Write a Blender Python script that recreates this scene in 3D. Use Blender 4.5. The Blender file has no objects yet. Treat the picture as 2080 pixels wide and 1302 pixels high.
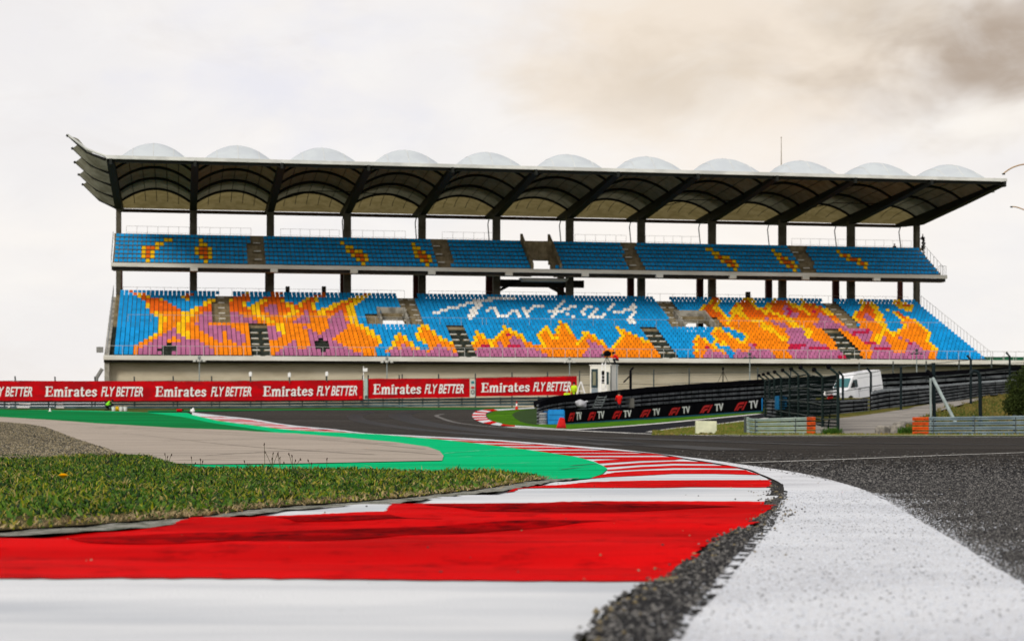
import bpy, bmesh, math, random
import numpy as np
from mathutils import Vector, Matrix
random.seed(7)
scene = bpy.context.scene
col = scene.collection
R = math.radians
# ------------------------------------------------------------------ camera
F = 3600.0; HY = 835.0; CX = 1040.0; CH = 2.0      # focal length in pixels of the 2080 px photograph, horizon row, eye height
cam_d = bpy.data.cameras.new('camera')
cam_d.sensor_width = 36.0; cam_d.lens = F / 2080 * 36
cam_d.shift_y = (HY - 651) / 2080
cam_d.clip_start = 0.05; cam_d.clip_end = 6000
cam_d.dof.use_dof = True; cam_d.dof.focus_distance = 17.0; cam_d.dof.aperture_fstop = 4.8
cam = bpy.data.objects.new('camera', cam_d); col.objects.link(cam)
cam.location = (0, 0, CH); cam.rotation_euler = (R(90), 0, 0)
scene.camera = cam
# ------------------------------------------------------------------ world
SUN_AZ, SUN_EL = R(205), R(30)       # azimuth from +Y towards +X: high behind the camera, through thin cloud
w = bpy.data.worlds.new('World'); scene.world = w; w.use_nodes = True
nt = w.node_tree; nt.nodes.clear()
def N(tree, t, **k):
    n = tree.nodes.new(t)
    for a, b in k.items(): setattr(n, a, b)
    return n
def link(tree, a, b): tree.links.new(a, b)
out = N(nt, 'ShaderNodeOutputWorld')
tc = N(nt, 'ShaderNodeTexCoord')
def wmath(op, a, b=None, clamp=False):
    n = N(nt, 'ShaderNodeMath', operation=op, use_clamp=clamp)
    for i, v in enumerate((a, b)):
        if v is None: continue
        if isinstance(v, (int, float)): n.inputs[i].default_value = v
        else: link(nt, v, n.inputs[i])
    return n.outputs[0]
def wnoise(scale, detail, rough, stretch=(1, 1, 1), dist=0.0, off=(0, 0, 0)):
    m = N(nt, 'ShaderNodeMapping'); m.inputs['Scale'].default_value = stretch; m.inputs['Location'].default_value = off
    link(nt, tc.outputs['Generated'], m.inputs[0])
    n = N(nt, 'ShaderNodeTexNoise'); n.inputs['Scale'].default_value = scale; n.inputs['Detail'].default_value = detail
    n.inputs['Roughness'].default_value = rough; n.inputs['Distortion'].default_value = dist
    link(nt, m.outputs[0], n.inputs['Vector']); return n.outputs['Fac']
def wramp(fac, a, b):
    n = N(nt, 'ShaderNodeMapRange', interpolation_type='SMOOTHSTEP'); link(nt, fac, n.inputs['Value'])
    n.inputs['From Min'].default_value = a; n.inputs['From Max'].default_value = b; return n.outputs[0]
def wblob(x, y, r0, r1, sx=1.0, sz=1.0, warp=0.05):
    d = Vector(((x - CX) / F, 1, (HY - y) / F)).normalized()
    s = N(nt, 'ShaderNodeVectorMath', operation='SUBTRACT'); link(nt, tc.outputs['Generated'], s.inputs[0]); s.inputs[1].default_value = d
    m = N(nt, 'ShaderNodeVectorMath', operation='MULTIPLY'); link(nt, s.outputs[0], m.inputs[0]); m.inputs[1].default_value = (sx, 1, sz)
    l = N(nt, 'ShaderNodeVectorMath', operation='LENGTH'); link(nt, m.outputs[0], l.inputs[0])
    wn = wnoise(13, 4, .55, (1, 1, 1.8), .3, (x * .01, 0, 0))
    v = wmath('ADD', l.outputs['Value'], wmath('MULTIPLY', wmath('SUBTRACT', wn, .5), -warp * 4))
    n = N(nt, 'ShaderNodeMapRange', interpolation_type='SMOOTHSTEP'); link(nt, v, n.inputs['Value'])
    n.inputs['From Min'].default_value = r0; n.inputs['From Max'].default_value = r1
    n.inputs['To Min'].default_value = 1; n.inputs['To Max'].default_value = 0; return n.outputs[0]
def wmix(fac, a, b):
    n = N(nt, 'ShaderNodeMix', data_type='RGBA')
    if isinstance(fac, (int, float)): n.inputs[0].default_value = fac
    else: link(nt, fac, n.inputs[0])
    for s, v in ((6, a), (7, b)):
        if isinstance(v, tuple): n.inputs[s].default_value = (*v, 1)
        else: link(nt, v, n.inputs[s])
    return n.outputs[2]
sky = N(nt, 'ShaderNodeTexSky', sky_type='NISHITA'); sky.sun_disc = False
sky.sun_elevation = SUN_EL; sky.sun_rotation = SUN_AZ
skyv = N(nt, 'ShaderNodeVectorMath', operation='SCALE'); link(nt, sky.outputs[0], skyv.inputs[0]); skyv.inputs['Scale'].default_value = .10
c = wmix(wramp(wnoise(5, 6, .55, (1, 1, 2.2), .4), .35, .68), (.88, .85, .845), (.97, .92, .875))
c = wmix(wmath('MULTIPLY', wblob(500, 175, .0, .085, .8, 1.4), .5), c, (.74, .75, .87))                          # thin bluish gaps on the left
c = wmix(wmath('MULTIPLY', wblob(1500, 70, .05, .15, .85, 1.7, .035), .70), c, (.88, .73, .56))                   # broad warm veil
c = wmix(wmath('MULTIPLY', wblob(1330, 165, .0, .07, .7, 2.0, .04), .50), c, (.62, .51, .39))                     # darker belly
c = wmix(wmath('MULTIPLY', wblob(1990, 110, .01, .09, .8, 1.6, .04), .9), c, (.42, .32, .235))
c = wmix(wmath('MULTIPLY', wblob(1760, 10, .0, .06, .8, 1.6, .03), .4), c, (.52, .43, .33))
c = wmix(wmath('MULTIPLY', wblob(1500, 400, .02, .13, .6, 1.8, .03), .45), c, (1.0, .90, .80))                  # creamy light low behind the roof
c = wmix(wmath('MULTIPLY', wblob(2000, 245, .0, .045, .6, 1.8, .02), .75), c, (1.0, .93, .84))                    # glow under the cloud
fine = wramp(wnoise(16, 7, .6, (1, 1, 2), .6, (3, 1, 0)), .4, .75)
c = wmix(wmath('MULTIPLY', fine, .22), c, (1.0, .975, .95))
fine2 = wramp(wnoise(9, 8, .62, (1, 1, 2.4), .8, (7, 2, 5)), .50, .72)
c = wmix(wmath('MULTIPLY', fine2, .17), c, (.72, .65, .60))
mixn = wmix(.94, skyv.outputs[0], c)
bg = N(nt, 'ShaderNodeBackground'); link(nt, mixn, bg.inputs[0]); bg.inputs[1].default_value = 1.04
link(nt, bg.outputs[0], out.inputs[0])
sun_d = bpy.data.lights.new('sun', 'SUN'); sun_d.energy = 2.1; sun_d.angle = R(14); sun_d.color = (1, .93, .82)
sun = bpy.data.objects.new('sun', sun_d); col.objects.link(sun)
sd = Vector((math.sin(SUN_AZ) * math.cos(SUN_EL), math.cos(SUN_AZ) * math.cos(SUN_EL), math.sin(SUN_EL)))
sun.rotation_euler = sd.to_track_quat('Z', 'Y').to_euler(); sun.location = (40, -20, 60)
scene.view_settings.view_transform = 'Standard'; scene.view_settings.look = 'None'
scene.view_settings.exposure = 0.0; scene.view_settings.gamma = 1.0
scene.cycles.use_denoising = True
scene.cycles.max_bounces = 6; scene.cycles.transparent_max_bounces = 12
# ------------------------------------------------------------------ materials
MATS = {}
def mat(name, c, rough=.7, var=.12, vs=3.0, bump=0.0, bs=40.0, metal=0.0, c2=None, lo=.4, hi=.6, spec=.25, stretch=(1, 1, 1), trans=0.0, detail=4, coat=0.0, ior=1.3):
    """principled material: base colour varied by noise towards c2 (or a darker tone), optional bump"""
    if name in MATS: return MATS[name]
    m = bpy.data.materials.new(name); m.use_nodes = True; t = m.node_tree; b = t.nodes['Principled BSDF']
    tcn = N(t, 'ShaderNodeTexCoord'); mp = N(t, 'ShaderNodeMapping'); mp.inputs['Scale'].default_value = stretch
    link(t, tcn.outputs['Object'], mp.inputs[0])
    n = N(t, 'ShaderNodeTexNoise'); n.inputs['Scale'].default_value = vs; n.inputs['Detail'].default_value = detail; n.inputs['Roughness'].default_value = .6
    link(t, mp.outputs[0], n.inputs['Vector'])
    mr = N(t, 'ShaderNodeMapRange'); mr.inputs['From Min'].default_value = lo; mr.inputs['From Max'].default_value = hi; link(t, n.outputs['Fac'], mr.inputs['Value'])
    mx = N(t, 'ShaderNodeMix', data_type='RGBA'); link(t, mr.outputs[0], mx.inputs[0])
    mx.inputs[6].default_value = (*c, 1); mx.inputs[7].default_value = (*(c2 if c2 else tuple(x * (1 - 2 * var) for x in c)), 1)
    link(t, mx.outputs[2], b.inputs['Base Color'])
    b.inputs['Roughness'].default_value = rough; b.inputs['Metallic'].default_value = metal
    b.inputs['Specular IOR Level'].default_value = spec; b.inputs['IOR'].default_value = 1.04 if spec <= .06 else ior
    if coat: b.inputs['Coat Weight'].default_value = coat
    if bump:
        n2 = N(t, 'ShaderNodeTexNoise'); n2.inputs['Scale'].default_value = bs; n2.inputs['Detail'].default_value = 5
        link(t, mp.outputs[0], n2.inputs['Vector'])
        bn = N(t, 'ShaderNodeBump'); bn.inputs['Strength'].default_value = bump; bn.inputs['Distance'].default_value = .02
        link(t, n2.outputs['Fac'], bn.inputs['Height']); link(t, bn.outputs[0], b.inputs['Normal'])
    if trans:
        tr = N(t, 'ShaderNodeBsdfTranslucent'); link(t, mx.outputs[2], tr.inputs[0])
        ms = N(t, 'ShaderNodeMixShader'); ms.inputs[0].default_value = trans
        link(t, b.outputs[0], ms.inputs[1]); link(t, tr.outputs[0], ms.inputs[2])
        link(t, ms.outputs[0], t.nodes['Material Output'].inputs[0])
    m['base'] = list(c); MATS[name] = m; return m
# ------------------------------------------------------------------ mesh helpers
def tag(o, label=None, cat=None, group=None, kind=None):
    if label: o['label'] = label
    if cat: o['category'] = cat
    if group: o['group'] = group
    if kind: o['kind'] = kind
    return o
def empty(name, loc, rz=0, label=None, cat=None, group=None):
    o = bpy.data.objects.new(name, None); col.objects.link(o); o.location = loc; o.rotation_euler = (0, 0, rz); o.empty_display_size = .3
    return tag(o, label, cat, group)
def link_mesh(name, me, mats, parent=None):
    o = bpy.data.objects.new(name, me); col.objects.link(o)
    for m in (mats if isinstance(mats, (list, tuple)) else [mats]): me.materials.append(m)
    if parent is not None: o.parent = parent
    return o
class MB:
    def __init__(s): s.v = []; s.f = []; s.m = []
    def add(s, vs, fs, mi=0):
        b = len(s.v); s.v += [tuple(p) for p in vs]; s.f += [tuple(b + i for i in f) for f in fs]; s.m += [mi] * len(fs); return s
    def box(s, x0, x1, y0, y1, z0, z1, mi=0):
        return s.add([(x0, y0, z0), (x1, y0, z0), (x1, y1, z0), (x0, y1, z0), (x0, y0, z1), (x1, y0, z1), (x1, y1, z1), (x0, y1, z1)],
                     [(3, 2, 1, 0), (4, 5, 6, 7), (0, 1, 5, 4), (1, 2, 6, 5), (2, 3, 7, 6), (3, 0, 4, 7)], mi)
    def bar(s, a, b, wd, h, mi=0, up=(0, 0, 1)):
        a = Vector(a); b = Vector(b); d = (b - a).normalized(); u = Vector(up)
        if abs(d.dot(u)) > .98: u = Vector((0, 1, 0))
        r = d.cross(u).normalized() * wd / 2; q = r.cross(d).normalized() * h / 2
        return s.add([a - r - q, a + r - q, a + r + q, a - r + q, b - r - q, b + r - q, b + r + q, b - r + q],
                     [(0, 1, 2, 3), (7, 6, 5, 4), (0, 4, 5, 1), (1, 5, 6, 2), (2, 6, 7, 3), (3, 7, 4, 0)], mi)
    def tube(s, pts, r, n=6, mi=0, caps=True):
        pts = [Vector(p) for p in pts]; rs = r if isinstance(r, (list, tuple)) else [r] * len(pts)
        b = len(s.v); prev = None
        for i, p in enumerate(pts):
            d = (pts[min(i + 1, len(pts) - 1)] - pts[max(i - 1, 0)]).normalized()
            u = Vector((0, 0, 1)) if abs(d.z) < .9 else Vector((0, 1, 0))
            if prev is not None and prev.cross(d).length > .01: u = prev
            e = (u - d * u.dot(d)).normalized(); g = d.cross(e); prev = e
            for k in range(n):
                a = 2 * math.pi * k / n; s.v.append(tuple(p + (e * math.cos(a) + g * math.sin(a)) * rs[i]))
        for i in range(len(pts) - 1):
            for k in range(n):
                k2 = (k + 1) % n; s.f.append((b + i * n + k, b + i * n + k2, b + (i + 1) * n + k2, b + (i + 1) * n + k)); s.m.append(mi)
        if caps:
            s.f.append(tuple(b + k for k in range(n))[::-1]); s.f.append(tuple(b + (len(pts) - 1) * n + k for k in range(n))); s.m += [mi, mi]
        return s
    def prism(s, poly, axis, a0, a1, mi=0):
        """poly: 2D outline; axis 'x','y' or 'z' is the extrusion direction"""
        def P(p, a): return (a, p[0], p[1]) if axis == 'x' else ((p[0], a, p[1]) if axis == 'y' else (p[0], p[1], a))
        n = len(poly); vs = [P(p, a0) for p in poly] + [P(p, a1) for p in poly]
        fs = [tuple(range(n))[::-1], tuple(range(n, 2 * n))] + [(i, (i + 1) % n, n + (i + 1) % n, n + i) for i in range(n)]
        return s.add(vs, fs, mi)
    def sphere(s, c, r, nu=10, nv=6, sc=(1, 1, 1), mi=0):
        c = Vector(c); vs = []; fs = []
        for j in range(nv + 1):
            t = math.pi * j / nv
            for i in range(nu):
                a = 2 * math.pi * i / nu
                vs.append((c.x + r * sc[0] * math.sin(t) * math.cos(a), c.y + r * sc[1] * math.sin(t) * math.sin(a), c.z + r * sc[2] * math.cos(t)))
        for j in range(nv):
            for i in range(nu):
                i2 = (i + 1) % nu; fs.append((j * nu + i, (j + 1) * nu + i, (j + 1) * nu + i2, j * nu + i2))
        return s.add(vs, fs, mi)
    def build(s, name, mats, parent=None, bevel=0, smooth=False, weld=False):
        me = bpy.data.meshes.new(name); me.from_pydata(s.v, [], s.f); me.polygons.foreach_set('material_index', s.m)
        bm = bmesh.new(); bm.from_mesh(me)
        if weld: bmesh.ops.remove_doubles(bm, verts=bm.verts, dist=1e-4)
        if bevel: bmesh.ops.bevel(bm, geom=list(bm.edges), offset=bevel, segments=2, affect='EDGES', clamp_overlap=True)
        bmesh.ops.recalc_face_normals(bm, faces=bm.faces); bm.to_mesh(me); bm.free()
        if smooth: me.polygons.foreach_set('use_smooth', [True] * len(me.polygons))
        me.update(); return link_mesh(name, me, mats, parent)
def copy_tree(o, parent=None):
    c2 = o.copy(); col.objects.link(c2)
    if parent is not None: c2.parent = parent
    for ch in [x for x in o.children]: copy_tree(ch, c2)
    return c2
def catmull(pts, k=6):
    o = []
    for i in range(len(pts) - 1):
        p0 = pts[max(i - 1, 0)]; p1 = pts[i]; p2 = pts[i + 1]; p3 = pts[min(i + 2, len(pts) - 1)]
        for j in range(k):
            t = j / k
            o.append(tuple(.5 * ((2 * b) + (-a + c_) * t + (2 * a - 5 * b + 4 * c_ - d) * t * t + (-a + 3 * b - 3 * c_ + d) * t ** 3) for a, b, c_, d in zip(p0, p1, p2, p3)))
    o.append(tuple(pts[-1])); return o
# ------------------------------------------------------------------ ground profile: depth below the eye as a function of distance
GT = [(-60, .45), (0, .45), (20, .62), (40, .79), (60, .955), (72, 1.045), (80, 1.09), (86, 1.13), (92, 1.15), (96, 1.12), (100, 1.06), (107, .935), (115, .80), (122, .635), (130, .47),
      (140, .27), (150, .10), (160, -.06), (172, -.24), (190, -.50), (230, -.62), (4000, -.62)]
GZ = [a for a, b in GT]; GD = [b for a, b in GT]
def Dof(Z): return float(np.interp(Z, GZ, GD))
_zs = np.concatenate([np.arange(.8, 12, .02), np.arange(12, 190, .1)]); _ys = HY + F * np.interp(_zs, GZ, GD) / _zs
def Zof(py): return float(np.interp(-py, -_ys, _zs))
def gz(Z): return CH - Dof(Z)
def G(px, py, up=0.0):
    Z = Zof(py); return Vector(((px - CX) / F * Z, Z, gz(Z) + up))
def W(px, py, Z): return Vector(((px - CX) / F * Z, Z, CH + (HY - py) / F * Z))
def gxy(X, Y): return Vector((X, Y, gz(Y)))
def sheet(name, pts, m, off=0.0, ys=(), xs=(), hf=None, world=False, parent=None):
    """flat outline on the ground -> mesh cut at the ground's fold lines (and at extra lines) and laid on it"""
    P = [Vector((p[0], p[1], 0)) for p in pts] if world else [Vector((*G(*p).to_2d(), 0)) for p in pts]
    Q = []
    for p in P:
        if not Q or (p - Q[-1]).length > 1e-4: Q.append(p)
    from mathutils.geometry import tessellate_polygon
    tris = tessellate_polygon([Q])
    bm = bmesh.new(); vs = [bm.verts.new(p) for p in Q]
    for t in tris:
        try: bm.faces.new([vs[i] for i in t])
        except ValueError: pass
    for kind, lst in (('y', list(GZ) + list(ys)), ('x', list(xs))):
        for a in lst:
            co = (0, a, 0) if kind == 'y' else (a, 0, 0); no = (0, 1, 0) if kind == 'y' else (1, 0, 0)
            bmesh.ops.bisect_plane(bm, geom=list(bm.verts) + list(bm.edges) + list(bm.faces), dist=1e-5, plane_co=co, plane_no=no)
    bmesh.ops.remove_doubles(bm, verts=bm.verts, dist=1e-5)
    for v in bm.verts: v.co.z = gz(v.co.y) + off + (hf(v.co.x, v.co.y) if hf else 0)
    bmesh.ops.recalc_face_normals(bm, faces=bm.faces)
    for f in bm.faces:
        if f.normal.z < 0: f.normal_flip()
        f.smooth = bool(hf)
    me = bpy.data.meshes.new(name); bm.to_mesh(me); bm.free(); return link_mesh(name, me, m, parent)
# seats row by row from the bottom: pairs of (how many, colour number); 6 = no seat
SEATS_LOW = [
    [4,0,1,1,5,3,2,6,9,3,8,1,4,6,1,1,19,3,3,1,3,0,15,3,4,6,16,3,8,1,5,3,13,1,4,6,4,0,2,1,6,3,1,0,10,3,4,1,11,3,2,4,4,6,2,1,14,3,2,1,12,0],
    [4,0,1,1,4,3,4,6,8,3,8,1,4,6,2,1,9,3,1,6,6,3,5,1,2,0,1,1,8,3,1,1,5,3,1,1,4,6,15,3,10,1,4,3,13,1,4,6,4,0,3,1,4,3,1,1,2,0,9,3,4,1,13,3,4,6,3,1,14,3,2,1,11,0],
    [4,0,2,1,4,3,3,6,7,3,9,1,4,6,3,1,3,3,2,1,2,3,3,6,4,3,6,1,3,0,1,2,1,3,1,1,2,3,1,1,1,2,2,0,1,1,3,3,2,1,4,6,1,1,13,3,12,1,4,3,12,1,4,6,5,0,1,2,2,1,1,3,2,1,1,2,2,0,1,1,1,3,2,1,5,3,4,1,13,3,5,6,3,1,5,3,3,1,6,3,2,1,10,0],
    [5,0,2,1,4,3,1,6,7,3,7,1,1,3,2,1,4,6,4,1,2,3,3,1,1,3,3,6,3,3,8,1,3,0,1,2,1,1,1,3,1,1,1,2,3,0,2,1,1,3,3,1,4,6,2,1,2,4,1,2,1,1,1,3,1,1,3,4,1,3,4,1,1,2,10,1,3,3,1,1,1,0,1,2,9,1,4,6,5,0,3,1,1,4,1,1,1,2,3,0,5,1,1,3,8,1,3,4,2,3,5,4,2,1,5,6,3,1,1,3,4,4,4,1,4,3,2,1,2,2,9,0],
    [6,0,2,1,3,3,3,1,4,3,4,1,1,3,2,1,3,3,1,1,4,6,5,1,1,3,3,1,1,3,3,6,2,3,9,1,1,2,2,0,1,2,3,1,1,2,2,0,1,2,5,1,1,2,4,6,1,2,3,1,1,2,1,1,1,3,2,1,3,3,2,1,2,0,1,2,7,1,1,2,2,1,2,3,1,1,1,2,2,0,1,2,8,1,4,6,6,0,1,2,3,1,1,2,1,0,2,2,5,1,1,3,1,4,8,1,4,4,5,3,2,1,5,6,4,1,5,3,4,1,3,3,3,1,1,2,9,0],
    [7,0,1,2,1,1,3,3,1,1,2,3,1,2,5,1,2,3,1,1,4,3,1,1,4,6,2,3,7,1,2,3,1,6,2,3,10,1,1,2,3,0,1,2,1,1,1,2,2,0,2,2,3,1,2,2,1,0,4,6,1,0,1,2,2,1,2,2,3,1,3,3,1,2,3,0,1,2,8,1,1,2,1,1,1,3,2,1,1,2,3,0,1,2,5,1,2,2,4,6,6,0,3,1,1,2,1,0,1,2,1,1,1,2,3,1,2,2,10,1,8,3,4,1,4,6,3,1,3,4,1,2,2,3,5,1,1,4,1,3,3,1,1,2,9,0],
    [8,0,1,2,1,1,4,3,2,2,4,1,3,3,1,1,4,3,1,1,4,6,3,3,6,1,6,3,8,1,2,2,3,0,1,2,1,1,1,2,2,0,1,2,4,1,1,2,2,0,4,6,1,0,1,2,1,1,1,2,2,0,1,2,3,1,1,3,1,1,1,2,3,0,1,2,2,1,2,2,4,1,1,0,1,2,2,1,1,2,5,0,1,2,4,1,1,2,1,0,4,6,7,0,1,2,1,1,1,2,2,0,1,2,4,1,1,2,1,0,1,2,8,1,2,2,6,3,5,1,4,6,3,1,2,3,1,1,2,2,1,3,5,1,1,3,4,1,1,2,9,0],
    [9,0,1,2,1,1,2,3,3,2,3,1,4,3,1,1,3,3,2,1,4,6,3,3,1,2,5,1,2,3,1,1,4,3,6,1,2,2,5,0,1,2,3,0,1,2,3,1,1,2,3,0,4,6,2,0,2,2,3,0,1,2,1,1,1,4,1,1,2,2,3,0,1,2,2,1,1,2,5,1,2,0,1,2,1,1,1,2,6,0,1,2,2,1,1,2,2,0,4,6,8,0,1,2,3,0,1,2,3,1,1,2,3,0,1,2,7,1,2,2,1,1,4,3,1,2,5,1,4,6,3,1,3,3,1,1,2,2,1,3,3,1,1,3,6,1,1,2,8,0],
    [9,0,1,2,2,1,1,3,2,2,3,1,8,3,3,1,4,6,2,3,2,2,5,1,1,3,3,1,4,3,5,1,2,2,10,0,1,2,2,1,1,2,3,0,4,6,2,0,1,2,5,0,1,2,1,1,2,2,5,0,1,2,1,1,1,2,1,0,1,2,2,1,1,2,2,0,2,2,7,0,1,2,1,1,1,2,3,0,4,6,12,0,4,1,1,2,3,0,1,2,7,1,1,2,2,1,4,3,2,2,4,1,4,6,2,1,1,4,4,3,1,1,2,2,2,1,1,2,8,1,1,2,7,0],
    [9,0,1,2,3,1,2,2,3,1,7,3,4,1,4,6,2,3,2,2,4,1,1,3,5,1,4,3,3,1,2,2,11,0,1,2,1,1,1,2,4,0,4,6,9,0,2,2,7,0,2,2,1,0,1,2,2,1,1,2,11,0,2,2,4,0,4,6,13,0,1,2,1,1,1,2,3,0,1,2,7,1,2,2,2,1,5,3,2,2,3,1,4,6,2,1,1,3,4,4,1,3,2,1,1,2,1,1,3,2,7,1,1,2,6,0],
    [9,0,1,2,3,1,2,2,2,1,3,3,9,1,4,6,2,1,2,2,10,1,4,3,2,1,2,2,13,0,2,2,4,0,4,6,9,0,1,2,9,0,1,2,2,0,1,2,1,1,1,2,11,0,1,2,5,0,4,6,14,0,2,2,2,0,1,2,7,1,3,2,3,1,4,3,2,2,3,1,4,6,1,1,6,3,1,4,3,1,2,2,2,0,1,2,6,1,1,2,6,0],
    [9,0,2,2,3,1,2,2,2,1,3,3,4,6,6,3,2,1,2,2,4,1,4,3,4,1,5,3,2,2,2,0,13,6,32,0,1,1,1,2,25,0,13,6,9,1,3,2,2,1,2,3,1,1,3,2,3,1,8,3,3,6,6,1,1,2,4,0,1,2,4,1,1,2,6,0],
    [9,0,2,2,3,1,2,2,2,1,3,3,4,6,5,3,2,1,2,2,6,1,3,3,4,1,4,3,1,1,2,2,2,0,13,6,32,0,1,2,16,0,2,5,8,0,13,6,1,1,1,2,8,1,1,2,2,1,3,3,1,1,2,2,4,1,7,3,1,1,3,6,1,0,5,1,2,2,4,0,1,2,3,1,1,2,6,0],
    [8,0,2,2,4,1,3,2,1,1,3,3,4,6,3,3,3,1,2,2,4,1,2,2,2,1,2,3,5,1,3,3,1,1,2,2,2,0,13,6,11,0,1,5,37,0,2,5,8,0,13,6,2,1,1,2,5,1,3,2,2,1,1,3,3,1,2,2,6,1,4,3,2,1,4,6,5,1,2,2,4,0,4,1,1,2,6,0],
    [7,0,1,1,1,2,5,1,3,2,2,1,2,3,4,6,2,3,3,1,2,2,2,1,2,3,2,1,2,2,2,1,1,3,2,1,2,2,2,1,2,3,1,1,2,2,2,0,13,6,11,0,2,5,5,0,3,5,2,0,1,5,1,0,1,5,5,0,1,5,4,0,1,5,3,0,4,5,6,0,1,5,9,0,12,6,2,1,2,2,3,1,1,2,4,1,1,3,4,1,2,2,7,1,3,3,2,1,4,6,1,2,2,1,2,3,2,2,1,1,4,0,1,2,2,1,1,2,6,0],
    [7,0,7,1,2,0,2,2,3,1,4,6,5,1,2,2,1,1,3,3,3,1,2,2,1,1,1,3,2,1,2,2,3,1,1,3,1,1,2,2,6,0,9,6,3,0,2,5,7,0,2,5,4,0,1,5,2,0,1,5,1,0,1,5,1,0,1,5,6,0,1,5,2,0,1,5,3,0,1,5,1,0,1,5,2,0,1,5,6,0,1,5,8,0,10,6,4,1,1,2,1,0,1,2,1,1,2,2,8,1,2,2,1,1,2,3,5,1,3,3,2,1,4,6,1,2,2,1,2,3,1,1,2,2,4,0,1,2,1,1,1,2,7,0],
    [6,0,1,2,6,1,4,0,1,2,3,1,4,6,4,1,3,2,1,1,3,3,3,1,1,2,4,1,1,2,1,0,3,2,3,1,2,2,6,0,9,6,5,0,2,5,5,0,2,5,2,0,1,5,1,0,1,5,3,0,2,5,1,0,2,5,4,0,4,5,4,0,1,5,2,0,1,5,4,0,3,5,2,0,1,5,7,0,10,6,4,1,1,2,1,0,1,1,3,2,5,1,1,2,1,1,2,2,1,1,1,3,1,4,2,3,2,1,1,2,2,1,1,3,1,1,2,2,4,6,1,0,1,2,2,1,1,3,2,1,2,2,3,0,1,2,1,1,8,0],
    [6,0,1,2,5,1,7,0,1,2,1,1,4,6,3,1,1,2,1,0,2,2,2,1,2,3,2,1,2,2,1,1,1,2,2,1,1,2,3,0,2,2,2,1,2,2,11,0,4,6,7,0,3,5,3,0,2,5,2,0,2,5,6,0,1,5,1,0,1,5,5,0,1,5,1,0,2,5,3,0,1,5,2,0,1,5,2,0,1,5,3,0,3,5,7,0,4,6,5,0,1,2,3,1,2,2,2,0,3,2,5,1,3,2,3,1,1,3,1,4,3,1,1,2,1,1,1,4,2,1,2,2,4,6,2,0,1,2,4,1,2,2,3,0,1,2,1,1,8,0],
    [6,0,5,1,8,0,2,2,4,6,3,1,1,2,2,0,2,2,5,1,1,2,1,1,1,0,1,2,2,1,1,2,4,0,2,2,2,1,2,2,10,0,4,6,10,0,2,5,2,0,2,5,12,0,3,5,3,0,1,5,2,0,2,5,2,0,2,5,4,0,1,5,4,0,2,5,6,0,4,6,6,0,1,2,2,1,2,2,3,0,3,2,3,1,2,2,1,1,1,2,3,1,1,3,1,4,2,1,2,2,4,1,2,2,4,6,4,0,1,2,3,1,1,2,2,0,1,2,4,0,2,2,4,0],
    [5,0,4,1,1,2,5,0,1,2,4,0,2,2,3,6,1,2,4,1,2,0,2,2,3,1,1,2,4,0,1,2,2,1,1,2,5,0,2,2,1,1,2,2,9,0,4,6,12,0,4,5,19,0,1,5,12,0,1,5,4,0,1,5,6,0,4,6,7,0,1,2,2,1,1,2,4,0,1,1,1,2,3,1,1,2,2,0,2,2,3,1,1,3,1,1,3,2,3,1,1,2,1,1,1,0,4,6,5,0,1,2,2,1,2,2,5,0,4,2,3,0],
    [4,0,1,2,1,1,1,2,7,0,1,2,1,1,6,0,4,6,4,1,3,0,5,1,5,0,1,2,1,1,1,2,7,0,4,2,8,0,4,6,14,0,5,5,17,0,1,5,23,0,4,6,9,0,1,2,1,1,1,2,4,0,1,2,3,1,1,2,3,0,1,2,5,1,2,2,1,0,1,2,1,1,1,2,1,1,2,0,4,6,6,0,1,2,1,1,2,2,5,0,2,2,2,1,1,2,2,0],
    [3,0,1,1,1,2,1,1,9,0,2,1,5,0,4,6,2,0,2,1,5,0,2,1,8,0,3,1,7,0,3,2,7,0,5,6,17,0,7,5,35,0,4,6,10,0,1,2,1,1,1,2,5,0,2,1,2,2,4,0,1,2,3,1,1,2,3,0,1,2,4,0,4,6,6,0,2,2,1,1,1,2,5,0,1,2,1,1,2,2,3,0],
    [2,0,1,1,20,0,3,6,3,0,1,2,5,0,3,1,9,0,1,1,9,0,1,1,1,2,6,0,5,6,59,0,4,6,11,0,2,1,6,0,3,2,5,0,1,2,6,0,1,2,5,0,3,6,7,0,1,2,8,0,2,2,4,0]]
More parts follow.
